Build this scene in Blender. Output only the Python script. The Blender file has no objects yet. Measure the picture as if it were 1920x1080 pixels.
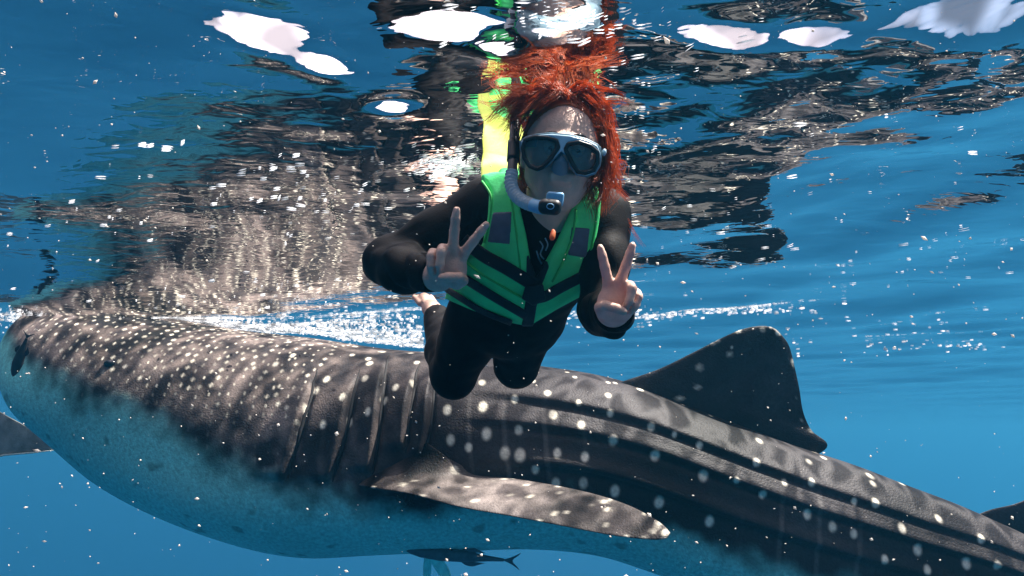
import bpy, math, random
import numpy as np
from mathutils import Vector

random.seed(7)
RNG = np.random.default_rng(11)
SC = bpy.context.scene
COL = SC.collection

# ------------------------------------------------------------------ camera
PITCH = math.radians(13.0)
CAMZ = -0.65                       # the sea surface is z = 0
FPX = 960 / math.tan(math.radians(40.0))
cd = bpy.data.cameras.new('camera')
cam = bpy.data.objects.new('camera', cd)
COL.objects.link(cam)
cd.sensor_width = 36.0
cd.angle = math.radians(80.0)
cd.clip_start = 0.02
cd.clip_end = 1000.0
cam.location = (0, 0, CAMZ)
cam.rotation_euler = (math.pi / 2 + PITCH, 0, 0)
SC.camera = cam

# ------------------------------------------------------------------ sky and sun
SUN_EL, SUN_AZ = math.radians(62.0), math.radians(88.0)   # azimuth from +Y (away from camera) towards +X
world = bpy.data.worlds.new('World')
SC.world = world
world.use_nodes = True
wn, wl = world.node_tree.nodes, world.node_tree.links
wn.clear()
w_out = wn.new('ShaderNodeOutputWorld')
w_bg = wn.new('ShaderNodeBackground')
w_bg.inputs['Strength'].default_value = 0.05
sky = wn.new('ShaderNodeTexSky')
sky.sky_type = 'NISHITA'
sky.sun_disc = False
sky.sun_elevation = SUN_EL
sky.sun_rotation = SUN_AZ
sky.dust_density = 3.0
w_co = wn.new('ShaderNodeTexCoord')
w_no = wn.new('ShaderNodeTexNoise')
w_no.inputs['Scale'].default_value = 2.2
w_no.inputs['Detail'].default_value = 6.0
w_rp = wn.new('ShaderNodeValToRGB')
w_rp.color_ramp.elements[0].position = 0.44
w_rp.color_ramp.elements[1].position = 0.56
w_mx = wn.new('ShaderNodeMixRGB')
w_mx.inputs['Color2'].default_value = (14.5, 12.6, 13.6, 1)     # bright white cumulus
wl.new(w_co.outputs['Generated'], w_no.inputs['Vector'])
wl.new(w_no.outputs['Fac'], w_rp.inputs['Fac'])
wl.new(w_rp.outputs['Color'], w_mx.inputs['Fac'])
wl.new(sky.outputs['Color'], w_mx.inputs['Color1'])
wl.new(w_mx.outputs['Color'], w_bg.inputs['Color'])
wl.new(w_bg.outputs['Background'], w_out.inputs['Surface'])

sd = bpy.data.lights.new('sun', 'SUN')
sd.energy = 4.0
sd.angle = math.radians(0.53)
sd.color = (1.0, 0.94, 0.86)
sun = bpy.data.objects.new('sun', sd)
COL.objects.link(sun)
sdir = Vector((math.sin(SUN_AZ) * math.cos(SUN_EL), math.cos(SUN_AZ) * math.cos(SUN_EL), math.sin(SUN_EL)))
sun.rotation_euler = (-sdir).to_track_quat('-Z', 'Y').to_euler()
sun.location = (0, 0, 20)

SC.view_settings.view_transform = 'Standard'
SC.view_settings.look = 'None'
SC.view_settings.gamma = 1.0
SC.view_settings.exposure = 1.3
SC.view_settings.use_curve_mapping = False
SC.render.engine = 'CYCLES'
cy = SC.cycles
cy.use_denoising = True
cy.max_bounces = 10
cy.diffuse_bounces = 3
cy.glossy_bounces = 4
cy.transmission_bounces = 4
cy.volume_bounces = 6
cy.transparent_max_bounces = 12
cy.sample_clamp_indirect = 6.0
cy.caustics_reflective = False
cy.caustics_refractive = False

# ------------------------------------------------------------------ pixel <-> world
AX_R = np.array([1.0, 0, 0])
AX_F = np.array([0, math.cos(PITCH), math.sin(PITCH)])
AX_U = np.array([0, -math.sin(PITCH), math.cos(PITCH)])
CAM0 = np.array([0, 0, CAMZ])


def P(px, py, D):
    px = np.asarray(px, float); py = np.asarray(py, float); D = np.asarray(D, float)
    return (CAM0 + D[..., None] * AX_F + (D * (px - 960) / FPX)[..., None] * AX_R
            - (D * (py - 540) / FPX)[..., None] * AX_U)


def proj(V):
    V = np.asarray(V) - CAM0
    d = V @ AX_F
    return 960 + FPX * (V @ AX_R) / d, 540 - FPX * (V @ AX_U) / d, d


# ------------------------------------------------------------------ object helpers
def tag(o, label=None, cat=None, group=None, kind=None):
    if label: o['label'] = label
    if cat: o['category'] = cat
    if group: o['group'] = group
    if kind: o['kind'] = kind
    return o


def empty(name, loc):
    o = bpy.data.objects.new(name, None)
    COL.objects.link(o)
    o.location = tuple(loc)
    o.empty_display_size = 0.1
    return o


def mesh_obj(name, verts, faces, mat, parent=None, smooth=True, colors=None, mats=None, midx=None):
    me = bpy.data.meshes.new(name)
    verts = np.asarray(verts, np.float32)
    if parent is not None:
        top = parent
        while top.parent is not None: top = top.parent       # parts sit at their thing's origin
        verts = verts - np.array(top.location, np.float32)
    if isinstance(faces, np.ndarray):
        k = faces.shape[1]
        me.vertices.add(len(verts)); me.vertices.foreach_set('co', verts.ravel())
        me.loops.add(faces.size); me.loops.foreach_set('vertex_index', faces.ravel().astype(np.int32))
        me.polygons.add(len(faces))
        me.polygons.foreach_set('loop_start', np.arange(0, faces.size, k, dtype=np.int32))
        me.update(calc_edges=True)
    else:
        me.from_pydata(verts.tolist(), [], faces)
        me.update()
    me.polygons.foreach_set('use_smooth', np.full(len(me.polygons), smooth))
    if colors is not None:
        at = me.color_attributes.new('Col', 'FLOAT_COLOR', 'POINT')
        at.data.foreach_set('color', np.concatenate([colors, np.ones((len(colors), 1))], 1).astype(np.float32).ravel())
    for m in (mats or [mat]):
        me.materials.append(m)
    if midx is not None:
        me.polygons.foreach_set('material_index', midx.astype(np.int32))
    o = bpy.data.objects.new(name, me)
    COL.objects.link(o)
    if parent is not None:
        o.parent = parent
    return o


def grid_faces(n, m, wrap=False):
    """quads of an n x m vertex grid; wrap closes the second direction"""
    i = np.arange(n - 1)[:, None]
    j = np.arange(m if wrap else m - 1)[None, :]
    j2 = (j + 1) % m
    return np.stack([i * m + j, i * m + j2, (i + 1) * m + j2, (i + 1) * m + j], -1).reshape(-1, 4)


def tube(pts, rad, sides=10, closed_ends=True):
    pts = np.asarray(pts, float); n = len(pts)
    rad = np.broadcast_to(np.asarray(rad, float), (n,))
    t = np.gradient(pts, axis=0)
    t /= np.linalg.norm(t, axis=1)[:, None] + 1e-12
    ref = np.array([0.13, 0.31, 0.94])
    u = np.cross(t, ref); u /= np.linalg.norm(u, axis=1)[:, None] + 1e-12
    v = np.cross(t, u)
    a = np.linspace(0, 2 * math.pi, sides, endpoint=False)
    V = pts[:, None] + rad[:, None, None] * (np.cos(a)[None, :, None] * u[:, None] + np.sin(a)[None, :, None] * v[:, None])
    F = grid_faces(n, sides, True)
    V = V.reshape(-1, 3)
    if closed_ends:
        V = np.concatenate([V, pts[:1], pts[-1:]])
        k = np.arange(sides); k2 = (k + 1) % sides
        a0 = n * sides
        F = np.concatenate([F, np.stack([np.full(sides, a0), k2, k, np.full(sides, a0)], 1),
                            np.stack([np.full(sides, a0 + 1), (n - 1) * sides + k, (n - 1) * sides + k2, np.full(sides, a0 + 1)], 1)])
        Fl = [tuple(dict.fromkeys(f)) for f in F.tolist()]
        return V, Fl
    return V, F


def catmull(pts, n):
    pts = np.asarray(pts, float)
    m = len(pts)
    u = np.linspace(0, m - 1, n)
    i = np.minimum(u.astype(int), m - 2)
    f = (u - i)[:, None]
    g = lambda k: pts[np.clip(k, 0, m - 1)]
    p0, p1, p2, p3 = g(i - 1), g(i), g(i + 1), g(i + 2)
    return 0.5 * (2 * p1 + (p2 - p0) * f + (2 * p0 - 5 * p1 + 4 * p2 - p3) * f ** 2 + (3 * p1 - p0 - 3 * p2 + p3) * f ** 3)


def sstep(a, b, x):
    t = np.clip((x - a) / (b - a), 0, 1)
    return t * t * (3 - 2 * t)


class Noise3:
    """cheap smooth noise: a sum of random sines, about -1..1"""
    def __init__(self, freq, n=14, seed=0):
        r = np.random.default_rng(seed)
        d = r.normal(size=(n, 3)); d /= np.linalg.norm(d, axis=1)[:, None]
        self.k = d * freq * r.uniform(0.5, 1.5, (n, 1)); self.p = r.uniform(0, 6.28, n)

    def __call__(self, V):
        return np.sin(V @ self.k.T + self.p).sum(1) / math.sqrt(len(self.p)) * 0.9


# ------------------------------------------------------------------ materials
def new_mat(name):
    m = bpy.data.materials.new(name)
    m.use_nodes = True
    nt = m.node_tree
    nt.nodes.clear()
    out = nt.nodes.new('ShaderNodeOutputMaterial')
    return m, nt, nt.nodes, nt.links, out


def surf(name, color, rough=0.6, var=0.25, scale=30.0, bump=0.0, bscale=200.0, spec=0.4, translucent=0.0,
         tcol=None, attr=False, sheen=0.0, metal=0.0, stretch=None):
    m, nt, N, L, out = new_mat(name)
    b = N.new('ShaderNodeBsdfPrincipled')
    b.inputs['Roughness'].default_value = rough
    b.inputs['Specular IOR Level'].default_value = spec
    b.inputs['Metallic'].default_value = metal
    if sheen:
        b.inputs['Sheen Weight'].default_value = sheen
        b.inputs['Sheen Roughness'].default_value = 0.4
    co = N.new('ShaderNodeTexCoord')
    src = co.outputs['Object']
    if stretch:
        mp = N.new('ShaderNodeMapping'); mp.inputs['Scale'].default_value = stretch
        L.new(src, mp.inputs['Vector']); src = mp.outputs['Vector']
    no = N.new('ShaderNodeTexNoise')
    no.inputs['Scale'].default_value = scale
    no.inputs['Detail'].default_value = 5.0
    L.new(src, no.inputs['Vector'])
    mr = N.new('ShaderNodeMapRange')
    mr.inputs['From Min'].default_value = 0.3; mr.inputs['From Max'].default_value = 0.7
    mr.inputs['To Min'].default_value = 1 - var; mr.inputs['To Max'].default_value = 1 + var
    L.new(no.outputs['Fac'], mr.inputs['Value'])
    mul = N.new('ShaderNodeMixRGB'); mul.blend_type = 'MULTIPLY'; mul.inputs['Fac'].default_value = 1.0
    if attr:
        at = N.new('ShaderNodeAttribute'); at.attribute_name = 'Col'
        L.new(at.outputs['Color'], mul.inputs['Color1'])
    else:
        mul.inputs['Color1'].default_value = (*color, 1)
    L.new(mr.outputs['Result'], mul.inputs['Color2'])
    L.new(mul.outputs['Color'], b.inputs['Base Color'])
    if bump:
        n2 = N.new('ShaderNodeTexNoise'); n2.inputs['Scale'].default_value = bscale; n2.inputs['Detail'].default_value = 4.0
        L.new(src, n2.inputs['Vector'])
        bp = N.new('ShaderNodeBump'); bp.inputs['Strength'].default_value = 1.0; bp.inputs['Distance'].default_value = bump
        L.new(n2.outputs['Fac'], bp.inputs['Height']); L.new(bp.outputs['Normal'], b.inputs['Normal'])
    if translucent:
        t = N.new('ShaderNodeBsdfTranslucent')
        t.inputs['Color'].default_value = (*(tcol or color), 1)
        mx = N.new('ShaderNodeMixShader'); mx.inputs['Fac'].default_value = translucent
        L.new(b.outputs['BSDF'], mx.inputs[1]); L.new(t.outputs['BSDF'], mx.inputs[2])
        L.new(mx.outputs['Shader'], out.inputs['Surface'])
    else:
        L.new(b.outputs['BSDF'], out.inputs['Surface'])
    return m


def thin_glass(name, tint=(0.8, 0.9, 0.95), haze=0.12):
    m, nt, N, L, out = new_mat(name)
    tr = N.new('ShaderNodeBsdfTransparent'); tr.inputs['Color'].default_value = (*tint, 1)
    gl = N.new('ShaderNodeBsdfGlossy'); gl.inputs['Roughness'].default_value = 0.03
    df = N.new('ShaderNodeBsdfDiffuse'); df.inputs['Color'].default_value = (0.5, 0.6, 0.65, 1)
    fr = N.new('ShaderNodeFresnel'); fr.inputs['IOR'].default_value = 1.3
    m1 = N.new('ShaderNodeMixShader'); m1.inputs['Fac'].default_value = haze
    m2 = N.new('ShaderNodeMixShader')
    L.new(tr.outputs[0], m1.inputs[1]); L.new(df.outputs[0], m1.inputs[2])
    L.new(fr.outputs[0], m2.inputs['Fac']); L.new(m1.outputs[0], m2.inputs[1]); L.new(gl.outputs[0], m2.inputs[2])
    L.new(m2.outputs[0], out.inputs['Surface'])
    return m


# ------------------------------------------------------------------ water surface
def ripple_set(n, lmin, lmax, slope, ang0, spread, seed):
    r = np.random.default_rng(seed)
    lam = np.exp(r.uniform(math.log(lmin), math.log(lmax), n))
    ang = ang0 + r.normal(0, spread, n)
    k = 2 * math.pi / lam
    amp = slope / k * math.sqrt(2.0 / n)
    return np.stack([k * np.cos(ang), k * np.sin(ang)], 1), amp, r.uniform(0, 6.28, n)


WAVES = [ripple_set(10, 1.6, 4.0, 0.034, math.radians(50), 0.35, 1),
         ripple_set(22, 0.35, 1.3, 0.062, math.radians(55), 0.55, 2),
         ripple_set(30, 0.09, 0.36, 0.042, math.radians(60), 0.8, 3)]


def surf_hit(px, py):
    d = AX_F + (px - 960) / FPX * AX_R - (py - 540) / FPX * AX_U
    s = -CAMZ / d[2]
    return (CAM0 + s * d)[:2]


# wavelets steep enough to open small windows to the sky above (pixel of the photo, size in m, height, stretch direction)
WAVELETS = [(500, 72, 0.052, 0.0122, 0.3), (598, 122, 0.034, 0.0092, 0.5), (830, 55, 0.052, 0.0090, -0.15),
            (735, 205, 0.030, 0.0105, 0.0), (930, 95, 0.030, 0.006, 0.3), (1360, 75, 0.040, 0.009, 0.2),
            (1545, 72, 0.032, 0.008, 0.2), (1830, 35, 0.080, 0.0150, 0.25)]
_wl = [(surf_hit(a, b), s, h, ang) for a, b, s, h, ang in WAVELETS]


def wave_z(x, y):
    z = np.zeros_like(x)
    r = np.hypot(x, y)
    for li, (k, amp, ph) in enumerate(WAVES):
        fade = 1.0 if li == 0 else (1 / (1 + (r / 26) ** 2) if li == 1 else 1 / (1 + (r / 7) ** 2))
        # churned water round the swimmer and the shark's back, calmer to the left
        boost = 1.0
        if li == 2:
            boost = 0.32 + 1.4 * np.exp(-((x - 0.25) ** 2 / 0.5 + (y - 1.5) ** 2 / 1.2)) + 0.5 * sstep(0.0, 1.5, x) \
                + 1.0 * np.exp(-((x + 0.9) ** 2 / 1.4 + (y - 3.9) ** 2 / 0.8))
        if li == 1:
            boost = 0.82 + 0.33 * sstep(-0.6, 1.0, x)
        acc = np.zeros_like(x)
        for (kx, ky), a, p in zip(k, amp, ph):
            acc += a * np.sin(kx * x + ky * y + p)
        z += acc * fade * boost
    # the sea sags a little in front of the shark's head
    z -= 0.105 * np.exp(-((x + 2.1) ** 2 / 1.5 + (y - 2.85) ** 2 / 0.34))
    for (c, s, h, ang) in _wl:
        dx, dy = x - c[0], y - c[1]
        u = dx * math.cos(ang) + dy * math.sin(ang); v = -dx * math.sin(ang) + dy * math.cos(ang)
        z += h * 1.9 * np.exp(-(u / (1.5 * s)) ** 2) * (-v / s) * np.exp(-(v / s) ** 2)
    return z


def build_water():
    nr = 520
    r = np.concatenate([[0.02], np.geomspace(0.15, 325, nr)])
    front = np.linspace(math.radians(-52), math.radians(52), 460)
    back = np.linspace(math.radians(52), math.radians(308), 92)[1:-1]
    a = np.concatenate([front, back])
    R, A = np.meshgrid(r, a, indexing='ij')
    X, Y = R * np.sin(A), R * np.cos(A)
    Z = wave_z(X.ravel(), Y.ravel()).reshape(X.shape)
    V = np.stack([X, Y, Z], -1).reshape(-1, 3)
    F = grid_faces(len(r), len(a), True)

    m, nt, N, L, out = new_mat('sea_surface')
    co = N.new('ShaderNodeTexCoord')
    mp = N.new('ShaderNodeMapping'); mp.inputs['Rotation'].default_value = (0, 0, math.radians(42)); mp.inputs['Scale'].default_value = (1, 2.0, 1)
    L.new(co.outputs['Object'], mp.inputs['Vector'])
    n1 = N.new('ShaderNodeTexNoise'); n1.inputs['Scale'].default_value = 10.0; n1.inputs['Detail'].default_value = 2.2; n1.inputs['Distortion'].default_value = 0.6
    L.new(mp.outputs[0], n1.inputs['Vector'])
    bp = N.new('ShaderNodeBump'); bp.inputs['Strength'].default_value = 1.0; bp.inputs['Distance'].default_value = 0.0024
    L.new(n1.outputs['Fac'], bp.inputs['Height'])
    # painted caustics: a Voronoi web in the transparent colour dims and boosts passing sunlight
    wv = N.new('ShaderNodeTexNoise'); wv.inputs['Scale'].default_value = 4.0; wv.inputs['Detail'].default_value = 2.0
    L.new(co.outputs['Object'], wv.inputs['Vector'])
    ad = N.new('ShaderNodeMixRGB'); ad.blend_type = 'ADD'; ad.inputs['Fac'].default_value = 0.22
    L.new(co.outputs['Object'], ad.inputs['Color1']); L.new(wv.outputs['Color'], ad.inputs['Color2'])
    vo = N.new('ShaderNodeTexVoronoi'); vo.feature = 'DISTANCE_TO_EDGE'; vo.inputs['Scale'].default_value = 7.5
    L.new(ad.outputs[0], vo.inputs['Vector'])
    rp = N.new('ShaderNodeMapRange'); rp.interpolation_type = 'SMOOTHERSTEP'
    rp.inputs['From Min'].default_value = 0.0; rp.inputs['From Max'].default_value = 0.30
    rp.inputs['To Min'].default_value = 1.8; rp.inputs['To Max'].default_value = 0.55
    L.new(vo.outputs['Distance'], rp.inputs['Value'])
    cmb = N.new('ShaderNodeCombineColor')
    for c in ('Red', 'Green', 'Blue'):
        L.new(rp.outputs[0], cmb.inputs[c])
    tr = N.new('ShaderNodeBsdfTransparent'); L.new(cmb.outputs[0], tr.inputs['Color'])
    gl = N.new('ShaderNodeBsdfGlossy'); gl.inputs['Roughness'].default_value = 0.0
    gl.inputs['Color'].default_value = (0.98, 0.98, 0.98, 1)
    fr = N.new('ShaderNodeFresnel'); fr.inputs['IOR'].default_value = 1.333
    L.new(bp.outputs[0], fr.inputs['Normal']); L.new(bp.outputs[0], gl.inputs['Normal'])
    mx = N.new('ShaderNodeMixShader')
    L.new(fr.outputs[0], mx.inputs['Fac']); L.new(tr.outputs[0], mx.inputs[1]); L.new(gl.outputs[0], mx.inputs[2])
    L.new(mx.outputs[0], out.inputs['Surface'])
    o = mesh_obj('water', V, F, m)
    tag(o, 'rippled underside of the sea surface', None, None, 'structure')


build_water()

# the sea floor, far below
fl = mesh_obj('sea_floor', [(-327, -327, -250), (327, -327, -250), (327, 327, -250), (-327, 327, -250)], [(0, 1, 2, 3)],
              surf('sea_sand', (0.3, 0.28, 0.2), 0.9, 0.3, 0.3))
tag(fl, kind='structure')

# the body of blue sea water
hz_m, hz_t, hz_N, hz_L, hz_o = new_mat('blue_water')
pv = hz_N.new('ShaderNodeVolumePrincipled')
pv.inputs['Color'].default_value = (0.038, 0.253, 0.440, 1)
pv.inputs['Density'].default_value = 0.017
pv.inputs['Anisotropy'].default_value = 0.36
hz_L.new(pv.outputs[0], hz_o.inputs['Volume'])
b0, b1, zb, zt = -330, 330, -251, 0.6
hv = [(x, y, z) for z in (zb, zt) for x, y in ((b0, b0), (b1, b0), (b1, b1), (b0, b1))]
hf = [(3, 2, 1, 0), (4, 5, 6, 7), (0, 1, 5, 4), (1, 2, 6, 5), (2, 3, 7, 6), (3, 0, 4, 7)]
haze = mesh_obj('haze', hv, hf, hz_m, smooth=False)
tag(haze, kind='stuff')


# ------------------------------------------------------------------ whale shark
def fin_mesh(lead, trail, thick, n=60, m=36, norm=None, tip_round=0.0):
    """a fin: cambered solid between a leading-edge and a trailing-edge polyline (root to tip), world points"""
    Lp, Tp = catmull(lead, n), catmull(trail, n)
    c = 0.5 - 0.5 * np.cos(np.linspace(0, math.pi, m))
    prof = 1.6 * np.sqrt(c + 1e-6) * (1 - c) ** 0.8 * 0.72
    span = np.linspace(0, 1, n)
    th = np.interp(span, [0, 0.6, 0.93, 1], [thick, thick * 0.6, thick * 0.3, thick * 0.06])
    pts = Lp[:, None] * (1 - c)[None, :, None] + Tp[:, None] * c[None, :, None]
    if norm is None:
        ds = np.gradient(pts, axis=0).reshape(-1, 3); dc = np.gradient(pts, axis=1).reshape(-1, 3)
        nn = np.cross(ds, dc); nn /= np.linalg.norm(nn, axis=1)[:, None] + 1e-9
        nn = nn.reshape(n, m, 3)
    else:
        nn = np.broadcast_to(np.asarray(norm, float), (n, m, 3))
    off = nn * (th[:, None] * prof[None, :])[..., None] * 0.5
    ring = np.concatenate([pts + off, (pts - off)[:, ::-1][:, 1:-1]], 1)
    V = ring.reshape(-1, 3)
    F = grid_faces(n, ring.shape[1], True)
    return V, F


ST = np.array([  # top x, y, bottom x, y, distance, width/height
    (118, 600, 58, 690, 3.62, 1.12), (128, 585, 38, 730, 3.60, 1.12), (160, 580, 68, 776, 3.57, 1.1), (200, 585, 130, 826, 3.53, 1.1),
    (300, 598, 250, 900, 3.47, 1.08), (400, 613, 370, 956, 3.41, 1.04), (500, 627, 490, 998, 3.34, 1.0), (600, 641, 610, 1020, 3.27, 0.97),
    (700, 653, 720, 1024, 3.21, 0.95), (800, 662, 830, 1021, 3.16, 0.93), (900, 672, 940, 1016, 3.11, 0.92), (1000, 686, 1040, 1017, 3.06, 0.9),
    (1100, 703, 1130, 1027, 3.02, 0.88), (1200, 727, 1210, 1052, 2.98, 0.86), (1300, 762, 1290, 1085, 2.94, 0.84), (1400, 802, 1380, 1115, 2.9, 0.82),
    (1500, 839, 1470, 1142, 2.87, 0.8), (1600, 873, 1560, 1165, 2.84, 0.78), (1700, 911, 1650, 1185, 2.81, 0.76), (1800, 947, 1745, 1202, 2.78, 0.75),
    (1920, 1000, 1860, 1222, 2.75, 0.74), (2060, 1062, 1995, 1240, 2.73, 0.72), (2300, 1155, 2245, 1275, 2.72, 0.68), (2560, 1235, 2530, 1320, 2.74, 0.6)], float)

ST[:, [0, 2]] += 42 * (1 - np.clip(ST[:, :1] / 420, 0, 1)) ** 1.2
GILLS = [[(588, 690), (579, 725), (558, 800), (540, 870), (533, 900)], [(668, 690), (655, 735), (640, 808), (622, 880), (615, 905)],
         [(722, 665), (715, 690), (704, 792), (694, 870), (690, 890)], [(780, 680), (772, 705), (760, 779), (756, 833), (752, 850)],
         [(812, 685), (806, 708), (800, 796), (788, 846), (780, 860)]]
DOTS = [(905, 717, 1), (905, 763, 1.3), (840, 768, 1.2), (912, 813, 1.4), (946, 849, 1.4), (976, 854, 1.5), (846, 824, 1.2), (973, 806, 1.1),
        (966, 749, 1), (1038, 778, 1.2), (1026, 737, 1), (1089, 797, 1.1), (1149, 827, 1.3), (1228, 854, 1.3), (1221, 800, 1), (1145, 774, .9),
        (1085, 755, .8), (1141, 741, .9), (1077, 707, .7), (1193, 715, .7), (1139, 717, .7), (1045, 849, 1.1), (1097, 856, 1.1), (1042, 906, 1.2),
        (1094, 906, 1.2), (1152, 920, 1.3), (1237, 942, 1.3), (693, 682, 1), (742, 727, 1), (775, 720, 1), (781, 679, .9), (612, 710, 1),
        (592, 732, 1), (642, 744, 1), (684, 709, 1), (722, 751, 1), (690, 772, 1), (657, 792, 1), (606, 795, 1), (575, 768, 1), (542, 642, .8),
        (583, 646, .8), (549, 667, .9), (517, 683, .9), (1318, 891, 1.3), (1418, 866, 1), (1312, 834, .9), (1516, 866, .9), (1522, 904, 1),
        (1636, 907, .9), (1643, 942, 1.1), (1513, 964, 1.1), (1560, 987, 1.1), (1761, 973, 1), (1812, 1056, 1.2), (1430, 927, 1), (1330, 977, 1.2),
        (1600, 940, .8), (1690, 990, 1.1), (1600, 1000, 1), (1720, 1030, 1.2), (1660, 1050, 1), (1840, 1010, 1), (1870, 1060, 1), (1740, 1068, 1),
        (1470, 905, .8), (1380, 900, .8), (1265, 815, .7), (1000, 715, .7), (950, 700, .7), (870, 690, .8), (830, 715, .9), (880, 840, 1), (1005, 880, 1)]


def build_shark():
    n, nn, nf = 900, 320, 110
    th = np.concatenate([np.linspace(0, math.pi, nn), np.linspace(math.pi, 2 * math.pi, nf + 1)[1:-1]])
    m = len(th)
    # stations; the blunt snout is a rounded cap in front of the first one
    top = P(ST[:, 0], ST[:, 1], ST[:, 4]); bot = P(ST[:, 2], ST[:, 3], ST[:, 4])
    C, U = (top + bot) / 2, (top - bot) / 2
    prm = catmull(np.concatenate([C, U, ST[:, 5:6]], 1), n)
    C, U, wr = prm[:, :3], prm[:, 3:6], prm[:, 6]
    ncap = 40
    q = np.linspace(0.02, 1, ncap)[:-1]
    C1, U1 = C[0], U[0]
    fwd = C[0] - C[6]; fwd /= np.linalg.norm(fwd)
    capC = C1 + fwd * 0.05 * np.sqrt(1 - q[:, None] ** 2)
    capU = U1 * q[:, None]
    C = np.concatenate([capC, C]); U = np.concatenate([capU, U]); wr = np.concatenate([np.full(len(q), wr[0]), wr])
    n = len(C)
    a = np.linalg.norm(U, axis=1); Uh = U / a[:, None]
    T = np.gradient(C, axis=0); T[:ncap] = -fwd; T /= np.linalg.norm(T, axis=1)[:, None]
    W = np.cross(T, Uh); W /= np.linalg.norm(W, axis=1)[:, None]
    W *= np.sign(-(W @ AX_F))[:, None]
    e = 2 / 2.25
    cs, sn = np.cos(th), np.sin(th)
    cs = np.sign(cs) * np.abs(cs) ** e; sn = np.sign(sn) * np.abs(sn) ** e
    # a whale shark's head is flat on top, its back keeled
    V = C[:, None] + a[:, None, None] * (cs[None, :, None] * Uh[:, None] + sn[None, :, None] * (wr[:, None, None] * W[:, None]))
    tt = (1 - np.cos(th)) / 2
    nrm = cs[None, :, None] * Uh[:, None] + sn[None, :, None] * W[:, None]
    nrm /= np.linalg.norm(nrm, axis=2)[..., None]
    # relief, worked out on the near side and mirrored onto the far side
    px, py, dd = proj(V[:, :nn].reshape(-1, 3))
    px = px.reshape(n, nn); py = py.reshape(n, nn)
    disp = np.zeros((n, nn))
    xs = px[:, nn // 2][:, None]
    grow = sstep(840, 1050, xs)
    for t0, hgt in ((0.125, 0.016), (0.25, 0.020), (0.42, 0.022)):
        d = tt[None, :nn] - (t0 + 0.03 * sstep(900, 1700, xs))
        disp += grow * hgt * (1 - 0.4 * sstep(1350, 1800, xs)) * np.where(d < 0, np.exp(-(d / 0.045) ** 2), np.exp(-(d / 0.020) ** 2) - 0.35 * np.exp(-((d - 0.03) / 0.02) ** 2))
    gx = [np.interp(py, [p[1] for p in g], [p[0] for p in g]) for g in GILLS]
    gx = [gx[0] - 78] + gx
    for i in range(1, 6):
        ok = sstep(0, 70, py - GILLS[i - 1][0][1]) * sstep(0, 22, GILLS[i - 1][-1][1] - py)
        u = (px - gx[i - 1]) / (gx[i] - gx[i - 1])
        ridge = np.where(u < 1, np.clip(u, 0, 1) ** 1.8, 1 - sstep(0, 9, px - gx[i]))
        disp += ok * 0.034 * np.where(u > 0, ridge, 0)
        disp -= ok * 0.016 * np.exp(-((px - gx[i] - 9) / 5.5) ** 2)
    # swollen cheek and shoulder
    disp += 0.05 * np.exp(-((px - 420) / 200) ** 2 - ((tt[None, :nn] - 0.62) / 0.22) ** 2)
    nz = Noise3(9, 20, 5)
    disp += 0.006 * nz(V[:, :nn].reshape(-1, 3)).reshape(n, nn)
    full = np.zeros((n, m)); full[:, :nn] = disp
    mir = 2 * math.pi - th[nn:]
    jj = np.clip(np.round(mir / math.pi * (nn - 1)).astype(int), 0, nn - 1)
    full[:, nn:] = disp[:, jj]
    V = V + nrm * full[..., None]
    Vf = V.reshape(-1, 3)

    # ---- skin colours
    n1, n2, n3 = Noise3(7, 20, 1), Noise3(28, 24, 2), Noise3(70, 30, 3)
    e1, e2, e3 = n1(Vf), n2(Vf), n3(Vf)
    e4 = Noise3(75, 30, 14)(Vf)
    T2 = np.tile(tt, (n, 1)).ravel()
    X2 = np.repeat(px[:, nn // 2], m)
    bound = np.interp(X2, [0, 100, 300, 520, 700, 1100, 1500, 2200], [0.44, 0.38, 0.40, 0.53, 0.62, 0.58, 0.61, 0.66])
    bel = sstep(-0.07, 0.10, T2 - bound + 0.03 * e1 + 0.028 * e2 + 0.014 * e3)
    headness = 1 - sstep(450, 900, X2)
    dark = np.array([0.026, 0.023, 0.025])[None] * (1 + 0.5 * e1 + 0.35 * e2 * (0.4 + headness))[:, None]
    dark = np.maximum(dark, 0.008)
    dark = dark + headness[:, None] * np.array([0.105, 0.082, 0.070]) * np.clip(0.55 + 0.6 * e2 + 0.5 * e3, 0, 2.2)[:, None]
    belly = np.array([0.26, 0.72, 0.66])[None] * (1 + 0.08 * e1)[:, None]  # teal of the surrounding water light is mixed into the pale belly colour
    # pale vertical bars between the columns of spots
    arc = np.repeat(np.cumsum(np.r_[0, np.linalg.norm(np.diff(C, axis=0), axis=1)]), m)
    bars = sstep(0.86, 1.0, np.cos(arc * 2 * math.pi / 0.165 + 0.5 * e1)) * (1 - headness) * sstep(-0.2, 0.6, e1) * sstep(0.1, 0.25, T2)
    dark = dark + bars[:, None] * np.array([0.05, 0.048, 0.045])
    dk = sstep(1.0, 1.7, 0.45 * e2 + 1.0 * e4) * sstep(0.02, 0.1, T2 - bound)
    belly = belly * (1 - 0.45 * dk[:, None])
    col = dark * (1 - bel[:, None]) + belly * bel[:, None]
    spot = np.zeros(n * m)
    G = np.arange(n * m).reshape(n, m)

    def put(i, j, r, s=1.0, soft=0.5):
        i0, i1 = max(0, i - 14), min(n, i + 15)
        idx = G[i0:i1].ravel()
        ax = Vf[idx] - Vf[i * m + j]
        al = ax @ T[i]
        d = np.sqrt(np.maximum((ax ** 2).sum(1) - al ** 2, 0) + (al * 1.35) ** 2)
        spot[idx] = np.maximum(spot[idx], s * (1 - sstep(r * soft, r * 1.25, d)))

    pq, pyq, _ = proj(V[:, :nn].reshape(-1, 3))
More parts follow.
